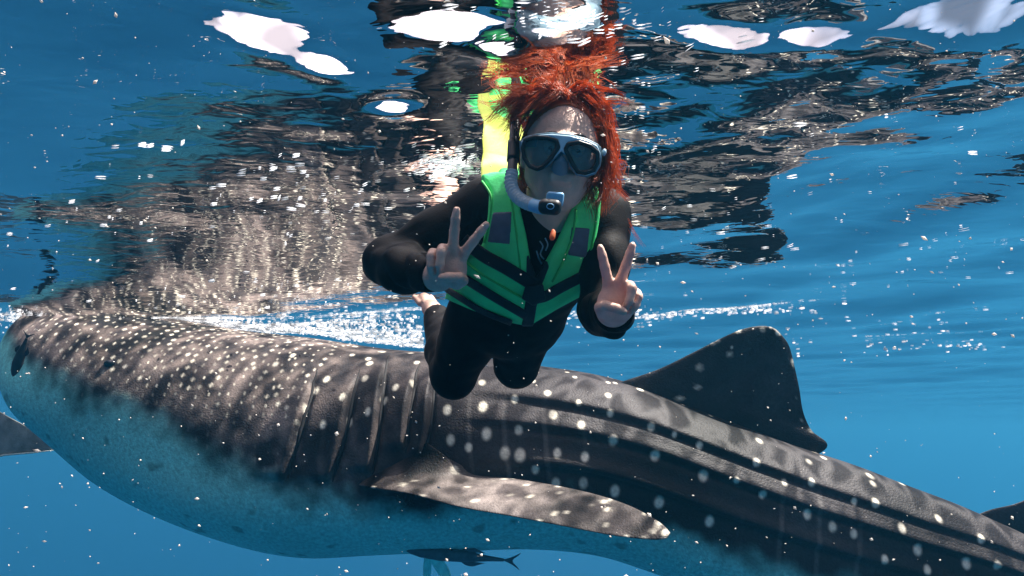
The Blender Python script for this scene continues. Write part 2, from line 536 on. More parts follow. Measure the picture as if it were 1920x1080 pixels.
    for x, y, s in DOTS:
        k = np.argmin((pq - x) ** 2 + (pyq - y) ** 2 + 1e6 * 0)
        put(k // nn, k % nn, 0.0215 * s, 0.95)
    # the rest of the coat: rows of dots on the back, the far side and the tail; dense small ones on the head
    r = np.random.default_rng(3)
    arc1 = arc.reshape(n, m)[:, 0]
    per = a * (1 + wr) * math.pi / 2
    s0 = 0.03
    while s0 < arc1[-1]:
        i = int(np.searchsorted(arc1, s0)); i = min(i, n - 1)
        xh = px[i, nn // 2]
        head = xh < 560
        step = 0.060 if head else 0.165
        gap = 0.050 if head else 0.15
        bnd = np.interp(xh, [0, 100, 300, 520, 700, 1100, 1500, 2200], [0.40, 0.42, 0.47, 0.56, 0.64, 0.66, 0.72, 0.75])
        vlen = per[i]
        v0 = r.uniform(0, gap)
        while v0 < vlen * 2:
            ang = v0 / (vlen * 2) * 2 * math.pi
            tloc = (1 - math.cos(ang)) / 2
            if tloc < bnd - 0.02:
                j = int(np.argmin(np.abs(th - ang)))
                near_marked = (ang < math.pi) and 560 < xh < 1900 and tloc > 0.03
                if not near_marked:
                    ii = int(np.clip(np.searchsorted(arc1, s0 + r.normal(0, step * 0.16)), 0, n - 1))
                    put(ii, j, (0.0105 if head else 0.02) * r.uniform(0.6, 1.35), (r.uniform(0.3, 1.0) * (1 - 0.85 * sstep(0.24, 0.36, tloc))) if head else r.uniform(0.5, 0.95))
            v0 += gap * r.uniform(0.85, 1.15)
        s0 += step
    pale = np.array([0.80, 0.75, 0.62])
    spot = spot * (1 - 0.75 * bel) * np.clip(1 + 0.15 * e3, 0.5, 1.2)
    spot = np.clip(spot, 0, 1)
    col = col * (1 - spot[:, None]) + pale * spot[:, None]
    # grooves of the gills are dark inside
    F = grid_faces(n, m, True)
    root = empty('whale_shark', P(700, 850, 3.2))
    tag(root, 'huge grey whale shark with pale spots swimming left behind the snorkeller', 'whale shark')
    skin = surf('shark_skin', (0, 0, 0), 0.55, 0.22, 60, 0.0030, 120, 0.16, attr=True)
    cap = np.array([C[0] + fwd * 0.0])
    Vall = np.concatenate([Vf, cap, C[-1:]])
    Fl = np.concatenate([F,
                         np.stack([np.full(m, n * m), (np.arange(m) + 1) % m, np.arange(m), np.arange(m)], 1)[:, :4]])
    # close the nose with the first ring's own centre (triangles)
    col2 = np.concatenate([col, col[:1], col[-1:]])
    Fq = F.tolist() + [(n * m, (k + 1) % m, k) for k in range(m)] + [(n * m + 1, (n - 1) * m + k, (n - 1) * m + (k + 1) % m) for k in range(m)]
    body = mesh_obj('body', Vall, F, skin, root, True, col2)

    def fin(name, lead, trail, thick, colr=(0.045, 0.042, 0.045), dots=0, label=None, seed=0, norm=None, pale_edge=0.0, mott=0.3, under=None):
        Lw = np.array([P(*p) for p in lead]); Tw = np.array([P(*p) for p in trail])
        Vn, Fn = fin_mesh(Lw, Tw, thick, 90, 50, norm)
        e = Noise3(16, 20, seed + 30)(Vn); e_ = Noise3(60, 20, seed + 31)(Vn)
        cl = np.array(colr)[None] * (1 + mott * e + mott * 0.6 * e_)[:, None]
        rr = np.random.default_rng(seed)
        sp = np.zeros(len(Vn))
        for _ in range(dots):
            c = Vn[rr.integers(len(Vn))]
            d = np.linalg.norm(Vn - c, axis=1); rad = rr.uniform(0.008, 0.016)
            sp = np.maximum(sp, rr.uniform(0.3, 0.9) * (1 - sstep(rad * 0.6, rad * 1.3, d)))
        cl = cl * (1 - sp[:, None]) + pale * sp[:, None]
        o = mesh_obj(name, Vn, Fn, skin, root, True, np.clip(cl, 0.005, 1))
        if label: o['label'] = label
        return o

    fin('dorsal_fin', [(1085, 745, 3.0), (1165, 716, 2.99), (1235, 692, 2.98), (1305, 658, 2.97), (1365, 628, 2.96), (1400, 615, 2.96), (1428, 611, 2.96), (1446, 613, 2.96)],
        [(1450, 890, 2.9), (1549, 841, 2.9), (1521, 806, 2.92), (1506, 772, 2.93), (1499, 730, 2.94), (1490, 688, 2.95), (1478, 645, 2.96), (1456, 618, 2.96)],
        0.13, (0.018, 0.017, 0.020), 26, None, 4)
    fin('pectoral_fin', [(650, 905, 2.80), (700, 915, 2.62), (770, 926, 2.50), (860, 950, 2.42), (960, 968, 2.35), (1060, 987, 2.28), (1150, 1004, 2.22), (1225, 1012, 2.17), (1250, 1009, 2.15)],
        [(800, 830, 2.70), (850, 864, 2.68), (905, 890, 2.70), (960, 897, 2.64), (1030, 908, 2.55), (1110, 925, 2.45), (1180, 948, 2.34), (1235, 978, 2.22), (1257, 999, 2.16)],
        0.075, (0.075, 0.064, 0.060), 46, None, 5, mott=0.75)
    fin('pectoral_fin', [(700, 1010, 3.45), (780, 1025, 3.7), (880, 1030, 3.9), (960, 1015, 4.0), (1010, 1008, 4.05)],
        [(860, 940, 3.45), (930, 960, 3.65), (980, 965, 3.85), (1030, 975, 3.98), (1040, 990, 4.05)], 0.08, (0.12, 0.12, 0.12), 20, 'far pectoral fin half hidden under the pale belly', 6)
    fin('second_dorsal_fin', [(1790, 985, 2.78), (1850, 958, 2.78), (1905, 944, 2.77), (1960, 920, 2.76), (2000, 900, 2.75)],
        [(1950, 1040, 2.75), (2040, 1030, 2.74), (2030, 990, 2.74), (2030, 945, 2.74), (2022, 905, 2.75)], 0.07, (0.035, 0.034, 0.04), 8, None, 7)
    fin('pelvic_fin', [(1620, 1190, 2.62), (1660, 1240, 2.5), (1720, 1290, 2.42), (1770, 1320, 2.4)], [(1740, 1190, 2.6), (1780, 1230, 2.5), (1800, 1280, 2.42), (1790, 1315, 2.4)],
        0.05, (0.2, 0.2, 0.2), 5, None, 8)
    fin('tail_fin', [(2430, 1230, 2.74), (2560, 1130, 2.75), (2700, 950, 2.76), (2860, 760, 2.77), (2960, 660, 2.77)],
        [(2560, 1290, 2.74), (2660, 1230, 2.75), (2770, 1080, 2.76), (2900, 850, 2.77), (2975, 680, 2.77)], 0.09, (0.04, 0.038, 0.04), 30, None, 9)
    fin('tail_fin', [(2450, 1290, 2.74), (2540, 1380, 2.75), (2640, 1480, 2.76), (2720, 1540, 2.76)],
        [(2580, 1260, 2.74), (2650, 1330, 2.75), (2700, 1420, 2.76), (2735, 1530, 2.76)], 0.07, (0.04, 0.038, 0.04), 15, None, 10)

    # gill slits: dark narrow openings behind each gill flap
    dk_m = surf('gill_inside', (0.012, 0.011, 0.012), 0.8, 0.2)
    for g in GILLS:
        gp = catmull(g, 24)
        ks = [int(np.argmin((pq - x - 8) ** 2 + (pyq - y) ** 2)) for x, y in gp]
        pts = np.array([V[k // nn, k % nn] for k in ks])
        pts = np.array([pts[max(0, i - 1):i + 2].mean(0) for i in range(len(pts))])
        rad = 0.0085 * np.sin(np.linspace(0.05, math.pi - 0.05, len(pts))) + 0.001
        tv, tf = tube(pts, rad, 8)
        mesh_obj('gill_slit', tv, tf, dk_m, root)
    # eye and nostril
    eye_m = surf('shark_eye', (0.008, 0.008, 0.01), 0.15, 0.1, spec=0.6)

    def ball(c, r, sq=(1, 1, 1), name='eye', mat=eye_m):
        u = np.linspace(0, math.pi, 14); v = np.linspace(0, 2 * math.pi, 22, endpoint=False)
        S = np.stack([np.sin(u)[:, None] * np.cos(v), np.sin(u)[:, None] * np.sin(v), np.cos(u)[:, None] * np.ones_like(v)], -1)
        vv = (S * np.array(sq) * r).reshape(-1, 3) + c
        return mesh_obj(name, vv, grid_faces(14, 22, True), mat, root)

    for (x, y, rr_, nm) in ((205, 682, 0.026, 'eye'), (100, 656, 0.030, 'nostril')):
        k = int(np.argmin((pq - x) ** 2 + (pyq - y) ** 2))
        ball(V[k // nn, k % nn], rr_, (1.15, 0.7, 0.8), nm)
    return root


build_shark()


# ------------------------------------------------------------------ implicit surfaces (surface nets)
def surface_net(f, lo, hi, h, B=8, relax=2, biggest=False):
    """triangulate-free isosurface f(points)=0 of a signed distance, only evaluated in blocks near the surface"""
    lo = np.asarray(lo, float); hi = np.asarray(hi, float)
    nb = np.ceil((hi - lo) / (B * h)).astype(int)
    cen = np.stack(np.meshgrid(*[np.arange(k) for k in nb], indexing='ij'), -1).reshape(-1, 3)
    fc = f(lo + (cen + 0.5) * B * h)
    act = cen[np.abs(fc) < B * h * 1.05]
    dims = nb * B + 1
    mark = np.zeros(dims, bool)
    for b in act:
        x, y, z = b * B
        mark[x:x + B + 1, y:y + B + 1, z:z + B + 1] = True
    pts = np.argwhere(mark)
    vals = np.full(dims, np.nan, np.float32)
    fv = np.concatenate([f(lo + c * h) for c in np.array_split(pts, max(1, len(pts) // 400000))])
    vals[mark] = fv
    ok = np.ones(tuple(dims - 1), bool)
    cnt = np.zeros(tuple(dims - 1), np.int8)
    inside = (vals < 0)
    sl = lambda o, d: slice(o, d - 1 + o)
    for o in np.ndindex(2, 2, 2):
        s = tuple(sl(o[i], dims[i]) for i in range(3))
        ok &= mark[s]; cnt += inside[s]
    cell = np.argwhere(ok & (cnt > 0) & (cnt < 8))
    cid = np.full(tuple(dims - 1), -1, np.int32)
    cid[tuple(cell.T)] = np.arange(len(cell))
    acc = np.zeros((len(cell), 3)); num = np.zeros(len(cell))
    corners = list(np.ndindex(2, 2, 2))
    cv = {o: vals[tuple((cell + o).T)] for o in corners}
    for o in corners:
        for ax in range(3):
            if o[ax] == 0:
                q = list(o); q[ax] = 1; q = tuple(q)
                a, b = cv[o], cv[q]
                c = (a < 0) != (b < 0)
                t = np.where(c, a / np.where(c, a - b, 1), 0)
                p = np.tile(np.array(o, float), (len(cell), 1)); p[:, ax] = t
                acc += p * c[:, None]; num += c
    V = lo + (cell + acc / np.maximum(num, 1)[:, None]) * h
    faces = []
    for ax in range(3):
        a1, a2 = (ax + 1) % 3, (ax + 2) % 3
        s0 = [slice(None)] * 3; s1 = [slice(None)] * 3
        s0[ax] = slice(0, -1); s1[ax] = slice(1, None)
        e = mark[tuple(s0)] & mark[tuple(s1)] & (inside[tuple(s0)] != inside[tuple(s1)])
        p = np.argwhere(e)
        p = p[(p[:, a1] > 0) & (p[:, a2] > 0)]
        p = p[(p[:, a1] < dims[a1] - 1) & (p[:, a2] < dims[a2] - 1)]
        ins = inside[tuple(p.T)]
        qs = []
        for d1, d2 in ((0, 0), (1, 0), (1, 1), (0, 1)):
            q = p.copy(); q[:, a1] -= d1; q[:, a2] -= d2
            qs.append(cid[tuple(q.T)])
        Q = np.stack(qs, 1)
        Q = np.where(ins[:, None], Q, Q[:, ::-1])
        faces.append(Q[(Q >= 0).all(1)])
    F = np.concatenate(faces)
    # a little relaxation takes the voxel grain off
    E = np.concatenate([F[:, [0, 1]], F[:, [1, 2]], F[:, [2, 3]], F[:, [3, 0]]])
    E = np.concatenate([E, E[:, ::-1]])
    deg = np.bincount(E[:, 0], minlength=len(V)).astype(float)
    for _ in range(relax):
        S = np.stack([np.bincount(E[:, 0], V[E[:, 1], i], len(V)) for i in range(3)], 1)
        V = np.where(deg[:, None] > 0, 0.5 * V + 0.5 * S / np.maximum(deg, 1)[:, None], V)
    if biggest:
        lab = np.arange(len(V))
        while True:
            new = lab.copy()
            np.minimum.at(new, E[:, 0], lab[E[:, 1]])
            new = new[new]
            if (new == lab).all(): break
            lab = new
        keep = lab == np.bincount(lab, minlength=len(V)).argmax()
        F = F[keep[F].all(1)]
        idx = np.cumsum(keep) - 1
        V, F = V[keep], idx[F]
    return V, F


def smin(a, b, k):
    h = np.maximum(k - np.abs(a - b), 0) / k
    return np.minimum(a, b) - h * h * k * 0.25


def smax(a, b, k):
    return -smin(-a, -b, k)


def cone(a, b, ra, rb):
    a = np.asarray(a, float); b = np.asarray(b, float); d = b - a; dd = d @ d + 1e-12
    lo = np.minimum(a - ra, b - rb); hi = np.maximum(a + ra, b + rb)

    def f(p):
        t = np.clip((p - a) @ d / dd, 0, 1)
        return np.linalg.norm(p - a - t[:, None] * d, axis=1) - (ra + (rb - ra) * t)
    return f, lo, hi


def ellip(c, axes, r):
    """ellipsoid: centre, 3x3 rows of unit axes, radii"""
    c = np.asarray(c, float); A = np.asarray(axes, float); r = np.asarray(r, float)
    R = np.abs(A.T * r).sum(1)

    def f(p):
        q = (p - c) @ A.T / r
        k0 = np.linalg.norm(q, axis=1); k1 = np.linalg.norm(q / r, axis=1)
        return np.where(k0 < 1e-6, -r.min(), k0 * (k0 - 1) / np.maximum(k1, 1e-9))
    return f, c - R, c + R


class Shape:
    """ordered smooth unions / subtractions, each term only evaluated near its own box"""
    def __init__(self): self.t = []

    def add(self, prim, k=0.02, op='u', grow=0.0):
        self.t.append((*prim, k, op, grow)); return self

    def __call__(self, p, off=0.0):
        d = np.full(len(p), 1.0)
        M = 0.10
        for f, lo, hi, k, op, grow in self.t:
            m = np.all((p > lo - M) & (p < hi + M), axis=1)
            if not m.any(): continue
            v = f(p[m]) - grow
            d[m] = smin(d[m], v, k) if op == 'u' else smax(d[m], -v, k)
        return d - off

    def box(self, pad=0.03):
        us = [t for t in self.t if t[4] == 'u']
        return np.min([t[1] for t in us], 0) - pad, np.max([t[2] for t in us], 0) + pad


def poly_sd(px, py, poly):
    """signed distance in pixels to a polygon, negative inside"""
    poly = np.asarray(poly, float)
    d = np.full(px.shape, 1e18); s = np.ones(px.shape)
    n = len(poly)
    for i in range(n):
        a, b = poly[i], poly[i - 1]
        ex, ey = b - a
        wx, wy = px - a[0], py - a[1]
        t = np.clip((wx * ex + wy * ey) / (ex * ex + ey * ey + 1e-9), 0, 1)
        bx, by = wx - ex * t, wy - ey * t
        d = np.minimum(d, bx * bx + by * by)
        c1, c2, c3 = py >= a[1], py < b[1], ex * wy > ey * wx
        flip = (c1 & c2 & c3) | (~c1 & ~c2 & ~c3)
        s = np.where(flip, -s, s)
    return s * np.sqrt(d)


def crop1(pts):     # coordinates measured on an enlargement of the photograph
    return [(660 + x * 0.3148, 140 + y * 0.3148) for x, y in pts]


def crop2(pts):
    return [(660 + x * 0.3148, 440 + y * 0.3148) for x, y in pts]


# ------------------------------------------------------------------ the snorkeller
J = {k: P(*v) for k, v in dict(
    head=(1053, 284, 1.215), neck=(1042, 405, 1.300), nbase=(1028, 432, 1.345), chest=(1008, 452, 1.40), waist=(985, 535, 1.51),
    pelvis=(950, 590, 1.60), shR=(908, 390, 1.365), shL=(1128, 405, 1.365), elR=(722, 494, 1.335), elL=(1134, 587, 1.255),
    wrR=(822, 518, 1.165), wrL=(1150, 582, 1.075), hipR=(890, 606, 1.60), hipL=(982, 600, 1.60), knR=(851, 704, 1.70), knL=(968, 686, 1.70),
    anR=(818, 592, 2.06), anL=(985, 600, 2.08), toeR=(795, 560, 2.20), toeL=(990, 575, 2.22)).items()}
TOWARD = -AX_F
roll = math.radians(5.5)
H_R = math.cos(roll) * AX_R - math.sin(roll) * AX_U        # picture right
H_U = math.sin(roll) * AX_R + math.cos(roll) * AX_U
chin = math.radians(-4)
H_F = math.cos(chin) * TOWARD + math.sin(chin) * H_U
H_U2 = math.cos(chin) * H_U - math.sin(chin) * TOWARD
HA = np.stack([H_R, H_U2, H_F])
HC = J['head']


def hl(a, b, c):
    return HC + a * H_R + b * H_U2 + c * H_F


T_UP = J['chest'] - J['pelvis']; T_UP /= np.linalg.norm(T_UP)
T_R = J['shL'] - J['shR']; T_R -= T_UP * (T_R @ T_UP); T_R /= np.linalg.norm(T_R)
T_N = np.cross(T_R, T_UP)
if T_N @ TOWARD < 0: T_N = -T_N
TA = np.stack([T_R, T_UP, T_N])


def torso_shape():
    s = Shape()
    s.add(ellip(J['chest'] + 0.0 * T_N, TA, (0.150, 0.15, 0.098)))
    s.add(ellip(J['chest'] - 0.05 * T_UP + 0.045 * T_N + 0.06 * T_R, TA, (0.065, 0.065, 0.055)), 0.04)
    s.add(ellip(J['chest'] - 0.05 * T_UP + 0.045 * T_N - 0.06 * T_R, TA, (0.065, 0.065, 0.055)), 0.04)
    s.add(ellip(J['waist'], TA, (0.125, 0.15, 0.092)), 0.06)
    s.add(ellip(J['pelvis'], TA, (0.145, 0.11, 0.105)), 0.06)
    s.add(cone(J['nbase'] - 0.03 * T_UP, J['shR'] * 0.85 + J['nbase'] * 0.15, 0.052, 0.05), 0.05)
    s.add(cone(J['nbase'] - 0.03 * T_UP, J['shL'] * 0.85 + J['nbase'] * 0.15, 0.052, 0.05), 0.05)
    return s


def limb_terms(s):
    for e in 'RL':
        s.add(cone(J['sh' + e], J['el' + e] * 0.5 + J['sh' + e] * 0.5, 0.055, 0.045), 0.04)
        s.add(cone(J['el' + e] * 0.5 + J['sh' + e] * 0.5, J['el' + e], 0.045, 0.039), 0.03)
        s.add(cone(J['el' + e], J['el' + e] * 0.6 + J['wr' + e] * 0.4, 0.039, 0.040), 0.02)
        s.add(cone(J['el' + e] * 0.6 + J['wr' + e] * 0.4, J['wr' + e], 0.040, 0.026), 0.02)
        s.add(cone(J['hip' + e], J['kn' + e], 0.076, 0.056), 0.012)
        s.add(cone(J['kn' + e], J['kn' + e] * 0.65 + J['an' + e] * 0.35, 0.054, 0.056), 0.02)
        s.add(cone(J['kn' + e] * 0.65 + J['an' + e] * 0.35, J['an' + e], 0.056, 0.034), 0.02)
    return s


def hand_terms(s, wrist, up, side, scale, arm):
    """palm to the camera; `side` points to the thumb side; index and middle stretched in a V"""
    up = up / np.linalg.norm(up)
    side = side - up * (side @ up); side /= np.linalg.norm(side)
    nm = np.cross(side, up)
    if nm @ TOWARD < 0: nm = -nm
    q = lambda x, y, z: wrist + scale * (x * side + y * up + z * nm)
    A = np.stack([side, up, nm])
    g = lambda r: r * scale
    s.add(ellip(q(0.000, 0.040, 0), A, np.array([0.039, 0.040, 0.016]) * scale), 0.02)
    s.add(cone(arm, q(0, 0.025, -0.002), 0.024, g(0.025)), 0.02)
    s.add(ellip(q(0.022, 0.032, 0.010), A, np.array([0.017, 0.028, 0.014]) * scale), 0.014)      # ball of the thumb
    s.add(ellip(q(-0.020, 0.032, 0.007), A, np.array([0.014, 0.030, 0.012]) * scale), 0.014)
    chains = [
        ([(0.024, 0.060, 0.0), (0.027, 0.078, 0.002), (0.041, 0.110, 0.004), (0.050, 0.131, 0.003), (0.057, 0.147, 0.001)], (0.0118, 0.0115, 0.0102, 0.0094, 0.0080)),
        ([(0.003, 0.064, 0.0), (0.002, 0.082, 0.002), (-0.003, 0.121, 0.005), (-0.006, 0.145, 0.004), (-0.008, 0.162, 0.002)], (0.0120, 0.0117, 0.0104, 0.0095, 0.0082)),
        ([(-0.015, 0.058, 0.002), (-0.018, 0.078, 0.012), (-0.018, 0.078, 0.036), (-0.015, 0.054, 0.046), (-0.010, 0.032, 0.036)], (0.0110, 0.0110, 0.0102, 0.0092, 0.0082)),
        ([(-0.032, 0.050, 0.002), (-0.036, 0.064, 0.010), (-0.037, 0.062, 0.028), (-0.033, 0.043, 0.036), (-0.028, 0.026, 0.029)], (0.0098, 0.0098, 0.0090, 0.0082, 0.0074)),
        ([(0.027, 0.008, 0.006), (0.037, 0.024, 0.020), (0.029, 0.036, 0.042), (0.008, 0.037, 0.058), (-0.005, 0.034, 0.061)], (0.0130, 0.0120, 0.0106, 0.0098, 0.0086))]
    for pts, rad in chains:
        fs = Shape()
        for i in range(4):
            fs.add(cone(q(*pts[i]), q(*pts[i + 1]), g(rad[i]), g(rad[i + 1]) * (1.05 if i < 3 else 1)), 0.003)
        lo, hi = fs.box(0)
        s.add((fs, lo, hi), 0.0028)
    return q


def head_terms(s):
    s.add(ellip(hl(0, 0.020, -0.015), HA, (0.073, 0.090, 0.092)))                       # skull
    s.add(ellip(hl(0, -0.030, 0.022), HA, (0.058, 0.078, 0.058)), 0.03)                 # face
    s.add(ellip(hl(0, -0.088, 0.040), HA, (0.030, 0.024, 0.030)), 0.03)                 # chin
    s.add(cone(hl(-0.048, -0.055, 0.0), hl(-0.018, -0.092, 0.035), 0.018, 0.016), 0.025)  # jaw
    s.add(cone(hl(0.048, -0.055, 0.0), hl(0.018, -0.092, 0.035), 0.018, 0.016), 0.025)
    s.add(ellip(hl(-0.026, -0.006, 0.081), HA, (0.019, 0.013, 0.014)), 0.016, 's')         # eye sockets
    s.add(ellip(hl(0.026, -0.006, 0.081), HA, (0.019, 0.013, 0.014)), 0.016, 's')
    s.add(cone(hl(0, 0.012, 0.078), hl(0, -0.028, 0.098), 0.008, 0.012), 0.012)           # nose
    s.add(ellip(hl(-0.011, -0.031, 0.088), HA, (0.009, 0.008, 0.010)), 0.008)
    s.add(ellip(hl(0.011, -0.031, 0.088), HA, (0.009, 0.008, 0.010)), 0.008)
    s.add(cone(hl(-0.034, 0.012, 0.075), hl(-0.010, 0.013, 0.083), 0.006, 0.006), 0.012)  # brows
    s.add(cone(hl(0.034, 0.012, 0.075), hl(0.010, 0.013, 0.083), 0.006, 0.006), 0.012)
    s.add(cone(hl(-0.018, -0.056, 0.082), hl(0.018, -0.056, 0.082), 0.006, 0.006), 0.010)  # lips
    s.add(cone(hl(-0.014, -0.066, 0.080), hl(0.014, -0.066, 0.080), 0.007, 0.007), 0.010)
    for e in (-1, 1):
        s.add(ellip(hl(0.074 * e, -0.008, -0.010), HA, (0.008, 0.031, 0.019)), 0.008)      # ears
    s.add(cone(hl(0, -0.05, -0.03), J['nbase'], 0.052, 0.056), 0.03)
    return s


body = torso_shape()
limb_terms(body)
head_terms(body)
upR = P(862, 430, 1.13) - P(838, 533, 1.165)
upL = P(1163, 490, 1.04) - P(1150, 592, 1.075)
WR = P(832, 532, 1.14); WL = P(1150, 596, 1.05)
hand_terms(body, WR, upR, AX_R, 0.88, J['wrR'])
hand_terms(body, WL, P(1171, 490, 1.03) - P(1150, 592, 1.055), -AX_R, 0.80, J['wrL'])
for e in 'RL':
    A_, B_ = J['an' + e], J['toe' + e]
    body.add(cone(A_, B_, 0.030, 0.022), 0.02)
    body.add(cone(A_ + 0.02 * AX_F, A_ * 0.6 + B_ * 0.4, 0.030, 0.028), 0.02)
    for i in range(5):
        sx = (i - 2) * 0.013
        body.add(cone(A_ * 0.3 + B_ * 0.7 + sx * AX_R, B_ + sx * AX_R * 1.2 + 0.02 * (B_ - A_) / np.linalg.norm(B_ - A_), 0.011, 0.008), 0.006)

person = empty('person', J['pelvis'])
tag(person, 'person floating in black swimwear with red hair, both hands showing V signs', 'person')

skin_m = surf('human_skin', (0.74, 0.49, 0.39), 0.5, 0.14, 45, 0.0012, 260, 0.4, translucent=0.12, tcol=(0.9, 0.32, 0.22))
lo, hi = body.box()
bv, bf = surface_net(body, lo, hi, 0.0033)
mesh_obj('body', bv, bf, skin_m, person)

# the suit: a thin shell over the body, open at neck, wrists and ankles
suit = torso_shape(); limb_terms(suit)
wr1, wr2, wr3 = Noise3(60, 18, 71), Noise3(120, 18, 72), Noise3(25, 12, 73)


def suit_f(p):
    d = suit(p, 0.0075)
    near = np.minimum(np.linalg.norm(p - J['elR'], axis=1), np.linalg.norm(p - J['elL'], axis=1))
    arm = np.minimum(np.linalg.norm(p - (J['elR'] + J['wrR']) / 2, axis=1), np.linalg.norm(p - (J['elL'] + J['wrL']) / 2, axis=1))
    w = np.exp(-(near / 0.09) ** 2) + np.exp(-(arm / 0.08) ** 2)
    d = d - (0.0016 + 0.0075 * w) * (np.abs(wr1(p)) - 0.4) - 0.0004 * wr2(p) - 0.003 * wr3(p)
    for e in 'RL':
        ax = J['wr' + e] - J['el' + e]; ax /= np.linalg.norm(ax)
        q = p - (J['wr' + e] - 0.008 * ax)
        cutd = np.maximum(q @ ax, np.linalg.norm(q, axis=1) - 0.09)
        d = np.maximum(d, np.minimum(q @ ax, 0.09 - np.linalg.norm(q, axis=1)))
        ax = J['an' + e] - J['kn' + e]; ax /= np.linalg.norm(ax)
        q = p - J['an' + e]
        d = np.maximum(d, np.minimum(q @ ax, 0.12 - np.linalg.norm(q, axis=1)))
    return d


suit_m = surf('black_swim_fabric', (0.006, 0.005, 0.0055), 0.6, 0.3, 40, 0.0006, 260, 0.08)
lo, hi = suit.box()
sv, sf = surface_net(suit_f, lo, hi, 0.0042)
suit_o = mesh_obj('swimsuit', sv, sf, suit_m, person)

torso = torso_shape()


def shell_piece(name, poly, d0, d1, mat, parent, h=0.0035, rnd=0.006, front=True, polys=None, quilt=0.0):
    """a piece of sheet material lying on the torso between offsets d0 and d1, cut to an outline seen on the photograph"""
    polys = polys or [poly]
    wn_ = Noise3(42, 16, 5); wq_ = Noise3(110, 16, 6)

    def f(p):
        d = torso(p, 0.0075)
        x, y, D = proj(p)
        D = np.maximum(D, 0.3)
        s = np.min([poly_sd(x, y, q) for q in polys], 0) * D / FPX
        if quilt:
            d = d - quilt * wn_(p) - 0.3 * quilt * wq_(p)
        th = np.abs(d - (d0 + d1) / 2) - (d1 - d0) / 2
        v = smax(th, s, rnd)
        if front:
            v = np.maximum(v, -((p - J['waist']) @ T_N) - 0.035)
        return v
    allp = np.concatenate([np.array(q, float) for q in polys])
    cs = np.concatenate([P(allp[:, 0], allp[:, 1], np.full(len(allp), D)) for D in (1.2, 1.62)])
    lo, hi = cs.min(0) - 0.02, cs.max(0) + 0.02
    tl, thh = torso.box(0.06)
    lo, hi = np.maximum(lo, tl), np.minimum(hi, thh)
    v, fa = surface_net(f, lo, hi, h, biggest=True)
    return mesh_obj(name, v, fa, mat, parent)


# ------------------------------------------------------------------ life vest
vest = empty('life_vest', J['waist'])
tag(vest, 'bright green life vest with black belts worn by the snorkeller', 'life vest')
vest_m = surf('neon_green_nylon', (0.12, 0.96, 0.30), 0.6, 0.10, 25, 0.0012, 160, 0.2, translucent=0.12, tcol=(0.35, 0.98, 0.2))
belt_m = surf('black_webbing', (0.010, 0.010, 0.011), 0.6, 0.2, 80, 0.0006, 600, 0.3)
patch_m = surf('grey_patch', (0.10, 0.11, 0.15), 0.55, 0.15, 60, 0.0006, 900, 0.4)
LEFT = [(893, 322), (925, 316), (957, 322), (966, 352), (977, 398), (987, 440), (995, 490), (1002, 545), (990, 612), (940, 602), (880, 580), (834, 560),
        (845, 522), (866, 486), (896, 470), (905, 455), (914, 408), (917, 360)]
RIGHT = [(1078, 372), (1100, 352), (1120, 350), (1128, 362), (1126, 400), (1118, 450), (1110, 485), (1103, 520), (1090, 556), (1045, 580), (992, 612),
         (1001, 545), (1022, 490), (1045, 448), (1065, 405)]
shell_piece('front_panel', LEFT, 0.003, 0.032, vest_m, vest, rnd=0.016, quilt=0.0030)
shell_piece('front_panel', RIGHT, 0.003, 0.032, vest_m, vest, rnd=0.016, quilt=0.0030)


def back_f(p):
    d = torso(p, 0.0075)
    th = np.abs(d - 0.016) - 0.013
    q = p - J['chest']
    up = q @ T_UP; n = q @ T_N; r = q @ T_R
    v = smax(th, n + 0.03, 0.01)
    v = smax(v, up - 0.12, 0.01); v = smax(v, -up - 0.22, 0.01)
    return smax(v, np.abs(r) - 0.125, 0.01)


tl, thh = torso.box(0.06)
v_, f_ = surface_net(back_f, tl, thh, 0.006)
mesh_obj('back_panel', v_, f_, vest_m, vest)

# the collar floats up behind the head
def collar():
    v = []
    pts = [(903, 352, 1.35), (902, 322, 1.41), (905, 290, 1.49), (912, 258, 1.55), (930, 232, 1.59), (958, 216, 1.60)]
    pts2 = [(1000, 420, 1.44), (985, 350, 1.47), (985, 310, 1.54), (990, 275, 1.58), (1010, 250, 1.62), (1035, 235, 1.63)]
    a = catmull([P(*q) for q in pts], 36); b = catmull([P(*q) for q in pts2], 36)
    t = np.linspace(0, 1, 22)
    G = a[:, None] * (1 - t)[None, :, None] + b[:, None] * t[None, :, None]
    G += (0.012 * np.sin(math.pi * t)[None, :, None]) * TOWARD
    G += 0.004 * Noise3(35, 12, 8)(G.reshape(-1, 3)).reshape(36, 22)[..., None] * TOWARD
    back = G - 0.022 * TOWARD
    ring = np.concatenate([G, back[:, ::-1]], 1)
    n, m = ring.shape[:2]
    V = np.concatenate([ring.reshape(-1, 3), ring[0].mean(0)[None], ring[-1].mean(0)[None]])
    F = grid_faces(n, m, True).tolist() + [(n * m, (k + 1) % m, k) for k in range(m)] + [(n * m + 1, (n - 1) * m + k, (n - 1) * m + (k + 1) % m) for k in range(m)]
    return V, F


cv_, cf_ = collar()
mesh_obj('collar', cv_, cf_, surf('neon_yellow_nylon', (0.85, 0.92, 0.26), 0.6, 0.12, 25, 0.001, 160, 0.25, translucent=0.4, tcol=(0.95, 0.98, 0.32)), vest)


def band(pts, w):
    pts = catmull(pts, 14)[:, :2]; t = np.gradient(pts, axis=0); t /= np.linalg.norm(t, axis=1)[:, None]
    n = np.stack([-t[:, 1], t[:, 0]], 1) * w / 2
    return np.concatenate([pts + n, (pts - n)[::-1]]).tolist()


